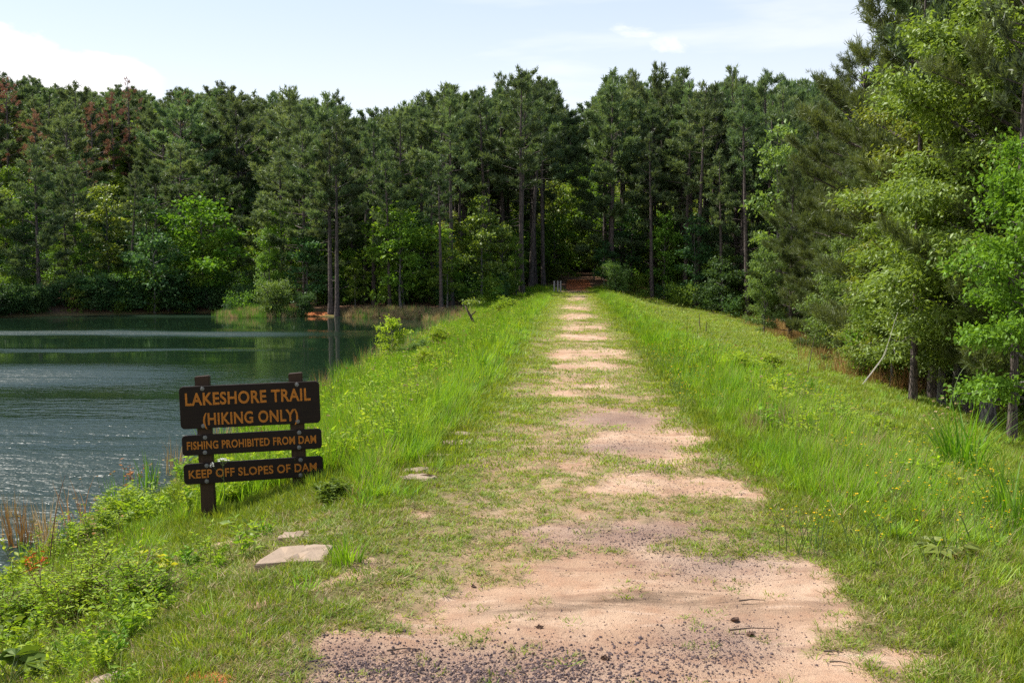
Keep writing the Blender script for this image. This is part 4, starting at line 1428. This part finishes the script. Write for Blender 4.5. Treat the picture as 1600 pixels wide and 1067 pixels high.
def gravel():
    rng = np.random.default_rng(3)
    m = plain_mat('gravel_stone', (0.10, 0.068, 0.065), .9, var=.5, scale=60)
    m2 = plain_mat('gravel_stone_pale', (0.34, 0.22, 0.16), .9, var=.4, scale=60)
    protos = []
    for q in range(5):
        import bmesh
        bm = bmesh.new(); bmesh.ops.create_icosphere(bm, subdivisions=1, radius=1)
        for v in bm.verts:
            v.co = Vector((v.co.x * rng.uniform(.7, 1.3), v.co.y * rng.uniform(.7, 1.3), v.co.z * rng.uniform(.4, .8)))
        me = bpy.data.meshes.new('gravel_piece'); bm.to_mesh(me); bm.free()
        me.materials.append(m if q < 4 else m2)
        protos.append(me)
    X, Y, S = [], [], []
    for cx, cy, hx, hy, n, smin, smax in ((760, 1045, 300, 50, 7600, .0025, .011), (560, 1035, 110, 50, 1500, .003, .009), (1120, 1005, 120, 45, 1300, .003, .008),
                                          (1020, 835, 260, 30, 2200, .003, .008), (1100, 880, 160, 30, 900, .003, .007), (985, 690, 150, 40, 1300, .004, .009),
                                          (1000, 950, 420, 110, 1500, .002, .006), (1060, 757, 150, 22, 500, .004, .008)):
        px = cx + rng.normal(0, .55, n) * hx; py = cy + rng.normal(0, .55, n) * hy
        py = np.clip(py, 460, 1150)
        r = FWD[None] + RIGHT[None] * ((px - 800) / F)[:, None] - UP[None] * ((py - 533.5) / F)[:, None]
        t = -CAMZ / r[:, 2]
        X.append(r[:, 0] * t); Y.append(r[:, 1] * t)
        S.append(smin + (smax - smin) * rng.random(n) ** 2.5)
    x, y, s = map(np.concatenate, (X, Y, S))
    big = rng.random(len(x)) < .012
    s = np.where(big, s * 1.5, s)
    z = zt(x, y) - .012 * bare_mask(x, y)
    o = gn_scatter('gravel', protos, np.stack([x, y, z], 1), rng.uniform(0, 6.28, (len(x), 3)), np.stack([s, s, s], 1), rng.integers(0, 5, len(x)))
    tag(o, 'loose dark gravel strewn over the bare dirt of the trail')


gravel()


# ------------------------------------------------------------------ the sign
def wood_mat(name, a, b, grain=(1, 30, 30), rough=.75):
    m, t = mat(name)
    out = t.n('ShaderNodeOutputMaterial')
    tc = t.n('ShaderNodeTexCoord')
    v = t.mapping(tc.outputs['Object'], grain)
    n = t.noise(v, 2.0, 6, .65, .6)
    w = t.noise(tc.outputs['Object'], 7, 4, .6)
    c = t.mix(t.math('ADD', t.math('MULTIPLY', n, .7), t.math('MULTIPLY', w, .3)), a, b)
    pr = t.n('ShaderNodeBsdfPrincipled')
    t.l(c, pr.inputs['Base Color'])
    pr.inputs['Roughness'].default_value = rough
    pr.inputs['Specular IOR Level'].default_value = .25
    bp = t.n('ShaderNodeBump'); bp.inputs['Strength'].default_value = .45; bp.inputs['Distance'].default_value = .004
    t.l(n, bp.inputs['Height']); t.l(bp.outputs[0], pr.inputs['Normal'])
    t.l(pr.outputs[0], out.inputs[0])
    return m


def rounded_board(name, w, h, t, r, material, bev=.006):
    """board with round corners, edges eased, front at -y"""
    k = 6
    def outline(ins):
        rr = r - ins * .6
        P = []
        for cx, cz, a0 in ((w / 2 - r, h / 2 - r, 0), (-w / 2 + r, h / 2 - r, 90), (-w / 2 + r, -h / 2 + r, 180), (w / 2 - r, -h / 2 + r, 270)):
            for q in range(k + 1):
                a = rad(a0 + 90 * q / k)
                P.append((cx + (r - ins) * math.cos(a), cz + (r - ins) * math.sin(a)))
        return P
    rings = []
    for ins, yy in ((bev, -t / 2), (bev * .3, -t / 2 + bev * .3), (0, -t / 2 + bev), (0, t / 2 - bev), (bev * .3, t / 2 - bev * .3), (bev, t / 2)):
        rings.append([(a, yy, b) for a, b in outline(ins)])
    n = len(rings[0])
    V = [p for rg in rings for p in rg]
    Fc = []
    for i in range(len(rings) - 1):
        for j in range(n):
            Fc.append((i * n + j, i * n + (j + 1) % n, (i + 1) * n + (j + 1) % n, (i + 1) * n + j))
    Fc.append(tuple(reversed(range(n))))
    Fc.append(tuple((len(rings) - 1) * n + j for j in range(n)))
    me = bpy.data.meshes.new(name)
    me.from_pydata(V, [], [tuple(reversed(f)) for f in Fc]); me.update()
    me.materials.append(material)
    return me


def text_mesh(body, width, cap, offset, depth, material):
    cu = bpy.data.curves.new('lettering', 'FONT')
    cu.body = body; cu.size = 1; cu.offset = offset; cu.extrude = 0.0; cu.align_x = 'CENTER'; cu.space_character = 1.06
    cu.resolution_u = 4
    ob = bpy.data.objects.new('lettering_tmp', cu)
    COL.objects.link(ob)
    bpy.context.view_layer.update()
    me = bpy.data.meshes.new_from_object(ob.evaluated_get(bpy.context.evaluated_depsgraph_get()))
    COL.objects.unlink(ob); bpy.data.objects.remove(ob)
    co = np.empty(len(me.vertices) * 3, np.float32); me.vertices.foreach_get('co', co); co = co.reshape(-1, 3)
    return me, co


def lettering(parent, body, width, cap, cx, cz, front, mo, mi):
    """one line of routed letters: bright orange edges, darker orange strokes inside"""
    ref = None
    layers = []
    for off, y, mm in ((.020, front - .0015, mo), (-.002, front - .0028, mi)):
        me, co = text_mesh(body, width, cap, off, 0, mm)
        if ref is None:
            ref = (co[:, 0].min(), co[:, 0].max())
            refh = max(np.percentile(co[:, 1], 97) if '(' not in body else .76, .6)
        sx = width / (ref[1] - ref[0]); sz = cap / refh
        v = np.stack([(co[:, 0] - (ref[0] + ref[1]) / 2) * sx + cx, np.full(len(co), y), (co[:, 1] - refh / 2) * sz + cz], 1).astype(np.float32)
        layers.append(([tuple(q) for q in v], [tuple(p.vertices) for p in me.polygons]))
    n = len(layers[0][0])
    me = bpy.data.meshes.new('lettering')
    me.from_pydata(layers[0][0] + layers[1][0], [], layers[0][1] + [tuple(i + n for i in f) for f in layers[1][1]])
    me.materials.append(mo); me.materials.append(mi)
    for k in range(len(layers[0][1]), len(me.polygons)):
        me.polygons[k].material_index = 1
    me.update()
    link('lettering', me, parent)


def bolt_mesh():
    import bmesh
    bm = bmesh.new()
    prof = [(0, .0075), (.004, .0072), (.008, .0058), (.0105, .003), (.0108, .0022), (.0165, .0020), (.0172, .0010), (.0172, -.004)]
    k = 14; rings = []
    for r, y in prof[1:]:
        rings.append([bm.verts.new((r * math.cos(a * 2 * math.pi / k), -y, r * math.sin(a * 2 * math.pi / k))) for a in range(k)])
    c = bm.verts.new((0, -prof[0][1], 0))
    for a in range(k):
        bm.faces.new((c, rings[0][a], rings[0][(a + 1) % k]))
    for i in range(len(rings) - 1):
        for a in range(k):
            bm.faces.new((rings[i][a], rings[i + 1][a], rings[i + 1][(a + 1) % k], rings[i][(a + 1) % k]))
    bmesh.ops.recalc_face_normals(bm, faces=bm.faces)
    me = bpy.data.meshes.new('bolt'); bm.to_mesh(me); bm.free()
    me.materials.append(plain_mat('galvanised_bolt', (0.20, 0.195, 0.185), .6, .5, var=.3, scale=150))
    return me


def post_mesh(w, d, h, material, seed):
    import bmesh
    rng = np.random.default_rng(seed)
    bm = bmesh.new(); bmesh.ops.create_cube(bm, size=1)
    for v in bm.verts:
        v.co = Vector((v.co.x * w, v.co.y * d, (v.co.z + .5) * h))
    bmesh.ops.bevel(bm, geom=[e for e in bm.edges], offset=.006, segments=2, affect='EDGES')
    top = [e for e in bm.edges if abs(e.verts[0].co.z - e.verts[1].co.z) > h * .5]
    bmesh.ops.subdivide_edges(bm, edges=top, cuts=6)
    for v in bm.verts:
        v.co.x += rng.normal(0, .0012); v.co.y += rng.normal(0, .0012)
        if v.co.z > h * .98: v.co.z += .006 * math.sin(v.co.x * 40)
    me = bpy.data.meshes.new('sign_post'); bm.to_mesh(me); bm.free()
    me.materials.append(material)
    return me


def build_sign():
    D = 9.7; s = D / F
    org = at_depth(397, 790, D)
    root = thing('trail_sign', 'dark brown wooden trail sign with orange lettering on two posts', 'sign', tuple(org), (0, rad(-1.5), rad(11.0)), None, .965)
    board_m = wood_mat('stained_board', (0.005, 0.0035, 0.003), (0.030, 0.018, 0.011), rough=.85)
    post_m = wood_mat('treated_post', (0.014, 0.009, 0.006), (0.075, 0.042, 0.022), (18, 18, 1.2))
    orange = plain_mat('orange_paint', (0.62, 0.215, 0.012), .7, var=.35, scale=35)
    orange_d = plain_mat('orange_paint_dark', (0.40, 0.13, 0.008), .8, var=.5, scale=25)  # darker tone for the inner letter strokes
    bm = bolt_mesh()
    for x, top, low in ((-73, 213, -70), (73.5, 212, -70)):
        p = link('post', post_mesh(22.3 * s, .09, (top - low) * s, post_m, int(x + 100)), root, (x * s, .045 + .0225, low * s))
    rows = [(1.6, 164.5, 219.5, 68, .181, [('LAKESHORE TRAIL', 196, 19.4, -2.5, 13.6), ('(HIKING ONLY)', 149, 20, 0, -18.2)]),
            (2.2, 104.2, 219.5, 32.4, .073, [('FISHING PROHIBITED FROM DAM', 203, 12.4, -.5, 0)]),
            (2.7, 58.5, 219.5, 33, .076, [('KEEP OFF SLOPES OF DAM', 201.5, 13, -1, 0)])]
    for k, (cx, cz, w, h, bz, lines) in enumerate(rows):
        b = link('board', rounded_board('board', w * s, h * s, .045, .042 if k == 0 else .036, board_m), root, (cx * s, 0, cz * s))
        b.rotation_euler = (0, rad((-.3, -.7, -1.2)[k] * .6), 0)
        for bx in (-74, 74):
            for q in (-1, 1):
                link('bolt', bm, b, (bx * s + .004 * q, -.0225, q * bz)).scale = (1.18, 1, 1.18)
        for body, ww, cap, ox, oz in lines:
            lettering(b, body, ww * s, cap * s, ox * s, oz * s, -.0225, orange, orange_d)


build_sign()


# ------------------------------------------------------------------ stones and small things
def slab_mesh(seed, w, d, h):
    import bmesh
    rng = np.random.default_rng(seed)
    bm = bmesh.new()
    k = 11
    ang = np.sort((np.arange(k) + rng.uniform(-.3, .3, k)) * 2 * np.pi / k)
    r = rng.uniform(.9, 1.06, k)
    sq = 1 / np.maximum(np.abs(np.cos(ang)), np.abs(np.sin(ang))) ** .9
    rings = []
    for sc, z in ((.97, -.12), (1.0, .35 * h), (.97, .8 * h), (.88, h)):
        rings.append([bm.verts.new((math.cos(a) * w / 2 * q * f * sc + rng.normal(0, .006), math.sin(a) * d / 2 * q * f * sc + rng.normal(0, .006), z + rng.normal(0, .005))) for a, q, f in zip(ang, r, sq)])
    for i in range(3):
        for j in range(k):
            bm.faces.new((rings[i][j], rings[i][(j + 1) % k], rings[i + 1][(j + 1) % k], rings[i + 1][j]))
    inner = [bm.verts.new((v.co.x * .5 + rng.normal(0, .01), v.co.y * .5 + rng.normal(0, .01), h + rng.normal(0, .007))) for v in rings[-1]]
    for j in range(k):
        bm.faces.new((rings[-1][j], rings[-1][(j + 1) % k], inner[(j + 1) % k], inner[j]))
    c = bm.verts.new((0, 0, h + rng.normal(0, .008)))
    for j in range(k):
        bm.faces.new((inner[j], inner[(j + 1) % k], c))
    me = bpy.data.meshes.new('flat_stone'); bm.to_mesh(me); bm.free()
    return me


def stones():
    m, t = mat('sandstone')
    out = t.n('ShaderNodeOutputMaterial'); tc = t.n('ShaderNodeTexCoord'); P = tc.outputs['Object']
    n1 = t.noise(P, 7, 5, .65); n2 = t.noise(P, 45, 4, .7)
    c = t.mix(n1, (0.22, 0.155, 0.105), (0.38, 0.285, 0.2)); c = t.mix(t.ramp(n2, .55, .72, 0, .7), c, (0.15, 0.12, 0.08))
    pr = t.n('ShaderNodeBsdfPrincipled'); t.l(c, pr.inputs['Base Color']); pr.inputs['Roughness'].default_value = .9
    bp = t.n('ShaderNodeBump'); bp.inputs['Strength'].default_value = .7; bp.inputs['Distance'].default_value = .012
    t.l(t.math('ADD', n1, t.math('MULTIPLY', n2, .5)), bp.inputs['Height']); t.l(bp.outputs[0], pr.inputs['Normal']); t.l(pr.outputs[0], out.inputs[0])
    spec = STONE_SPEC
    for k, (px, py, w, d, h, lab) in enumerate(spec):
        x, y, z = ground_hit(px, py)
        me = slab_mesh(40 + k, w, d, h); me.materials.append(m)
        o = link('flat_stone', me, None, (x, y, z - .012))
        gx = (ground_z(x + .3, y) - ground_z(x - .3, y)) / .6; gy = (ground_z(x, y + .3) - ground_z(x, y - .3)) / .6
        nv = Vector((-gx * .4, -gy * .4, 1)).normalized()
        o.rotation_euler = (Vector((0, 0, 1)).rotation_difference(nv).to_matrix() @ Matrix.Rotation(random.uniform(-.4, .4), 3, 'Z')).to_euler()
        tag(o, lab, 'stone', 'sandstone slabs in the grass')


stones()


def herb(name, label, cat, px, py, me, scale=1.0, rot=None, group=None, part='foliage', sink=0.01):
    x, y, z = ground_hit(px, py)
    o = link(name, me, None, (x, y, z - sink))
    o.rotation_euler = (0, 0, random.uniform(0, 6.28) if rot is None else rot)
    o.scale = (scale,) * 3
    return tag(o, label, cat, group)


def stalk(name, label, cat, pts, r, material, group=None, sides=5):
    tb = Tubes()
    pts = np.array(pts, float)
    b = pts[0].copy()
    tb.add(pts - b, np.linspace(r, r * .35, len(pts)), sides)
    return tag(link(name, tb.mesh(name, material), None, tuple(b)), label, cat, group)


def plants():
    rng = np.random.default_rng(19)
    H = herb
    # sapling at the water, weedy shrub lower left, clumps at the right
    tr, cr, h0 = make_broadleaf(700, 1.2, .1, .48, 20, .085, .55, 9, M['herb'], .1, .07, 2.2, r0=.014)
    x, y, z = ground_hit(612, 566)
    o = thing('sapling', 'little bright green sapling standing at the water edge below the dam', 'sapling', (x, y, z - .03)); link('stem', tr, o); link('foliage', cr, o)
    o.scale = (1.0, 1.0, 1.0)
    o = H('reed_clump', 'tall clump of arching green grass blades on the right verge', 'grass clump', 1502, 742, blades('reed_clump', 130, .88, .016, .62, .22, M['tall'], 701, .75, 5), 1.0)
    o = H('reed_clump', 'clump of long green blades cut by the right edge of the picture', 'grass clump', 1592, 838, blades('reed_clump', 80, .74, .014, .6, .18, M['tall'], 702, .7, 5), 1.0)
    H('grass_clump', 'tuft of yellow green grass beside the large flat slab', 'grass clump', 540, 882, blades('grass_clump', 60, .24, .009, .6, .09, M['tall'], 703, .6, 4), 1.0)
    H('grass_clump', 'fresh grass tuft in front of the left sign post', 'grass clump', 402, 838, blades('grass_clump', 40, .2, .009, .7, .10, M['tall'], 704, .6, 4), 1.0)
    for k, (px, py, lab, mm, s) in enumerate(((28, 868, 'rust brown reed clump at the left edge above the water', 'rust', 1.0), (72, 862, 'tan reed clump beside the rust brown one at the left edge', 'dry', .85),
                                             (8, 850, 'brown and tan reeds cut by the left edge of the picture', 'rust', .95))):
        H('dry_reeds', lab, 'reeds', px, py, blades('dry_reeds', 60, .72, .011, .38, .14, M[mm], 710 + k, .4, 4), s)
    for k, (px, py, s) in enumerate(((95, 872, .8), (45, 885, .7))):
        H('green_reeds', ('green reed tuft right of the tan reeds at the left edge', 'green reed tuft in front of the rust brown reeds')[k], 'reeds', px, py, blades('green_reeds', 26, .55, .010, .4, .12, M['tall_dark'], 715 + k, .4, 4), s)
    # feathery shrub
    def feather(seed, h, r, n, mm, leaf, stemm):
        rng = np.random.default_rng(seed); tb = Tubes(); P, D = [], []
        for i in range(n):
            a = rng.uniform(0, 6.28); el = rng.uniform(.45, 1.35); l = h * rng.uniform(.6, 1.1)
            d = np.array([math.cos(a) * math.cos(el) * r / h, math.sin(a) * math.cos(el) * r / h, math.sin(el)])
            u = np.linspace(0, 1, 5); pts = d * (u * l)[:, None] + rng.normal(0, .02, (5, 3)) * u[:, None]
            tb.add(pts, np.linspace(.006, .002, 5), 4, False)
            for j in range(14):
                uu = rng.uniform(.25, 1); c = np.array([np.interp(uu, u, pts[:, q]) for q in range(3)])
                b = rng.uniform(0, 6.28); sd = np.array([math.cos(b), math.sin(b), rng.uniform(0, .6)]); sl = rng.uniform(.10, .26) * h / .6
                tb.add(np.stack([c, c + sd * sl]), [.002, .001], 3, False)
                for q in range(10):
                    f = q / 10; P.append(c + sd * sl * f); e = np.cross(sd, (0, 0, 1)) * (1 if q % 2 else -1) + sd * .4
                    D.append(e + rng.normal(0, .2, 3))
        return tb.mesh('stems', stemm), leaves('foliage', np.array(P), np.array(D), leaf, .34, mm, rng)
    def shrub(label, px, py, seed, h, r, n, mm, leaf, stemm, name='feathery_shrub'):
        x, y, z = ground_hit(px, py); o = thing(name, label, 'shrub', (x, y, z - .02))
        a, b = feather(seed, h, r, n, mm, leaf, stemm); link('stem', a, o); link('foliage', b, o); return o
    shrub('wiry green shrub with dark stems at the lower left', 125, 965, 720, .52, .46, 30, M['herb'], .034, M['stem_red'])
    shrub('smaller feathery green shrub right of the wiry shrub at the lower left', 215, 950, 721, .34, .36, 22, M['herb'], .030, M['stem_red'])
    shrub('wiry shrub low at the left edge of the picture', 30, 985, 722, .36, .34, 24, M['herb'], .034, M['stem_red'])
    shrub('yellow green bushy plant between the wiry shrub and the water', 150, 850, 723, .40, .40, 34, M['herb'], .045, M['stem'])
    shrub('sprawling yellow green plant left of the sign beside the water', 205, 815, 724, .42, .48, 32, M['herb'], .05, M['stem'])
    shrub('dark leafy plant at the foot of the right sign post', 522, 782, 725, .17, .22, 22, M['leaf_mid'], .055, M['stem'], 'leafy_plant')
    shrub('bright leafy plant between the two sign posts', 372, 790, 726, .26, .26, 26, M['herb'], .05, M['stem'], 'leafy_plant')
    shrub('spreading yellow green bush on the right verge beyond the middle of the dam', 1150, 590, 727, .45, .6, 36, M['herb'], .07, M['stem'], 'verge_bush')
    shrub('pale flowering bush right of the spreading yellow green bush', 1195, 582, 728, .42, .5, 28, M['herb'], .06, M['stem'], 'verge_bush')
    shrub('leafy bush on the left verge with reddish tips', 672, 582, 729, .55, .5, 40, M['herb'], .07, M['stem_red'], 'verge_bush')
    shrub('yellow green bush on the left slope above the sapling', 690, 545, 730, .8, .8, 42, M['herb'], .08, M['stem'], 'verge_bush')
    shrub('round bush on the left verge near the far end of the dam', 790, 490, 731, .9, .7, 40, M['herb'], .10, M['stem'], 'verge_bush')
    shrub('bush hanging over the water beside the dead snag', 655, 560, 732, .6, .7, 36, M['leaf_pale'], .07, M['stem'], 'verge_bush')
    # orange tipped weed behind the sign and red seed stems by the water
    for k, (px, py, lab) in enumerate(((405, 705, 'orange red weed showing between the upper boards of the sign'), (418, 768, 'orange leaved weed low behind the sign posts'),
                                      (208, 765, 'reddish seed stems at the water left of the sign'), (60, 905, 'weed with orange red leaves at the lower left'))):
        H('red_weed', lab, 'weed', px, py, weed('red_weed', 740 + k, .38 if k == 2 else .26, 5, .05, .3, 12, M['petal_red'], M['stem_red']), 1.15)
    # yellow five leaflet seedling and broad leaves
    def palm_leaf(seed, n, l, mm, hh):
        rng = np.random.default_rng(seed); tb = Tubes(); P, D = [], []
        for i in range(n):
            a = rng.uniform(0, 6.28); e = np.array([math.cos(a) * .09, math.sin(a) * .09, hh * rng.uniform(.6, 1.1)])
            tb.add(np.stack([np.zeros(3), e * .5 + np.array([0, 0, .02]), e]), [.003, .002, .0015], 4, False)
            for j in range(5):
                b = a + (j - 2) * .62; P.append(e); D.append((math.cos(b), math.sin(b), rng.uniform(-.1, .15)))
        return joined('seedling', [tb.mesh('stem', M['stem'], False), leaves('leaf', np.array(P), np.array(D), l, .5, mm, rng, fold=.12)])
    H('yellow_seedling', 'small plant with glowing yellow leaves left of the large flat slab', 'plant', 228, 905, palm_leaf(750, 5, .11, M['leaf_yellow'], .16), 1.0)
    H('broad_leaf_plant', 'plant with two broad round yellow green leaves in front of the sign', 'plant', 372, 848, palm_leaf(751, 4, .11, M['leaf_lime'], .14), 1.0)
    H('broad_leaf_plant', 'big leaved green plant in the lower left corner', 'plant', 14, 1075, palm_leaf(752, 7, .15, M['leaf_mid'], .15), 1.0)
    H('broad_leaf_plant', 'yellow green seedling just above the lower left corner', 'plant', 30, 1008, palm_leaf(753, 6, .09, M['leaf_lime'], .14), 1.0)
    H('broad_leaf_plant', 'pale leafy rosette in the grass at the right of the trail', 'plant', 1474, 862, palm_leaf(754, 9, .12, M['leaf_lime'], .06), 1.0)
    # white flower head in front of the lowest board
    x, y, z = ground_hit(350, 802)
    tb = Tubes(); base = at_depth(350, 800, 9.3); top = at_depth(348, 722, 9.3); base[2] = ground_z(base[0], base[1])
    v = top - base
    tb.add(np.stack([np.zeros(3), v * .5 + np.array([.01, 0, 0]), v * .97]), [.004, .003, .002], 5, False)
    P, D = [], []
    for k in range(9):
        a = k * 2.4; e = v + np.array([math.cos(a), math.sin(a), 0]) * .018 * math.sqrt(k) + np.array([0, 0, .03 - .002 * k])
        tb.add(np.stack([v * .93, e]), [.0015, .001], 3, False)
        for q in range(7):
            b = q * .9; P.append(e); D.append((math.cos(b), math.sin(b), .4))
    e2 = v * .9 + np.array([-.10, 0, .03]); tb.add(np.stack([v * .7, e2]), [.002, .001], 3, False)
    for q in range(14):
        P.append(e2 + rng.normal(0, .012, 3)); D.append(rng.normal(0, 1, 3))
    o = link('white_flower', joined('white_flower', [tb.mesh('stem', M['stem'], False), leaves('petals', np.array(P), np.array(D), .017, .8, M['petal_white'], rng)]), None, tuple(base))
    tag(o, 'white flower head on a thin stem in front of the lowest sign board', 'flower')
    # dead snag with a tuft of leaves, near the water
    b = ground_hit(745, 512)
    d = 46.0
    A = np.array(b); _, _, d = project(*b); d = float(d)
    q = lambda px, py: at_depth(px, py, d)
    root = thing('dead_snag', 'leaning dead snag with a few green leaves beside the lake', 'dead branch', tuple(A))
    tb = Tubes(); tb.add(np.stack([A - A, q(738, 500) - A, q(732, 488) - A, q(727, 478) - A]), [.07, .06, .05, .03], 6); tb.add(np.stack([q(735, 494) - A, q(744, 486) - A]), [.035, .02], 5)
    link('stem', tb.mesh('snag', M['twig']), root)
    n = 260; pp = (q(738, 472) - A) + rng.normal(0, 1, (n, 3)) * np.array([.22, .2, .07])
    link('foliage', leaves('snag_leaves', pp, rng.normal(0, 1, (n, 3)), .11, .5, M['leaf_lime'], rng), root)
    # bleached stalks leaning over the right shoulder
    def curve(pts, depth, n=9):
        pts = np.array(pts, float); t = np.linspace(0, len(pts) - 1, n); k = np.arange(len(pts))
        return [at_depth(np.interp(a, k, pts[:, 0]), np.interp(a, k, pts[:, 1]), depth) for a in t]
    stalk('dead_stalk', 'pale bare stalk arching up before the trees right of the dam', 'stalk', curve([(1348, 600), (1366, 576), (1381, 556), (1390, 530), (1397, 505), (1403, 488)], 15), .006, M['twig_pale'])
    stalk('dead_stalk', 'thin pale stalk branching beside the arching bare one', 'stalk', curve([(1352, 596), (1372, 570), (1384, 552), (1386, 540)], 15.1), .005, M['twig_pale'])
    stalk('grass_stalk', 'tall nodding grass stalk in front of the dark trunks at the right', 'stalk', curve([(1484, 640), (1490, 610), (1500, 582), (1512, 568), (1524, 574), (1518, 580)], 12), .005, M['tall_dark'] and M['stem'])
    stalk('dry_stalk', 'dark upright dry stalk on the right verge', 'stalk', curve([(1262, 582), (1266, 560), (1272, 530), (1275, 520)], 22), .010, M['twig'])
    stalk('dry_stalk', 'short dark stub of a stalk on the far right verge', 'stalk', curve([(1095, 520), (1093, 505), (1093, 490)], 36), .022, M['twig'])
    stalk('dry_stalk', 'thin dark stub beside the short one on the far right verge', 'stalk', curve([(1103, 518), (1104, 506), (1103, 500)], 36), .016, M['twig'])
    stalk('dry_stalk', 'bare dark weed stem leaning over the water at the left', 'stalk', curve([(78, 870), (84, 820), (92, 775), (102, 742)], 6.6), .004, M['stem_red'])
    stalk('dry_stalk', 'second bare weed stem crossing the first at the left', 'stalk', curve([(70, 850), (86, 806), (98, 760)], 6.7), .003, M['twig_pale'])
    # twigs on the trail
    for k, (x0, y0, x1, y1, lab) in enumerate(((1140, 987, 1207, 984, 'short dark twig on the dirt left of the small clod'), (1296, 1036, 1330, 1040, 'dark twig near the lower right of the bare dirt'),
                                              (1288, 1020, 1318, 1023, 'thin twig just above the lower right twig'), (605, 1018, 655, 1017, 'dark twig on the gravel at the lower left of the trail'),
                                              (1155, 941, 1195, 940, 'thin twig on the dark strip across the trail'), (1420, 985, 1432, 987, 'tiny twig at the right border of the dirt'))):
        a, b = ground_hit(x0, y0), ground_hit(x1, y1)
        a, b = np.array(a) + (0, 0, .006), np.array(b) + (0, 0, .006)
        mid = (a + b) / 2 + np.array([0, .01, .003])
        stalk('twig', lab, 'twig', [a, mid, b], .005, M['twig'], 'twigs on the trail')
    cm = plain_mat('dark_clod', (0.10, 0.055, 0.035), .95, var=.4, scale=40)
    for k, (px, py, s, lab) in enumerate(((1149, 968, .022, 'dark clod of earth in the middle of the bare dirt'), (1172, 991, .020, 'dark clod at the end of the short twig'),
                                         (945, 1027, .020, 'dark clod on the gravel at the bottom of the trail'), (1328, 1004, .018, 'flat dark chip right of the clods'),
                                         (740, 916, .014, 'small dark pebble on the left part of the dirt'), (844, 978, .014, 'small dark pebble left of the dark strip'))):
        s *= .75
        me = slab_mesh(80 + k, s * 2, s * 1.5, s * .7); me.materials.append(cm)
        x, y, z = ground_hit(px, py)
        tag(link('earth_clod', me, None, (x, y, z - .012)), lab, 'clod', 'clods on the trail')
    # posts where the trail enters the wood
    pm = wood_mat('weathered_post', (0.22, 0.20, 0.18), (0.42, 0.40, 0.37), (18, 18, 1.2))
    for k, px in enumerate((866, 871.5, 876)):
        b = at_depth(px, 452, 76); gz = ground_z(b[0], b[1])
        o = link('trail_post', post_mesh(.11, .11, .95, pm, 60 + k), None, (b[0], b[1], gz - .1))
        tag(o, ('left of three grey posts at the mouth of the trail', 'middle of three grey posts at the mouth of the trail', 'right of three grey posts at the mouth of the trail')[k], 'post', 'posts at the trail mouth')


plants()
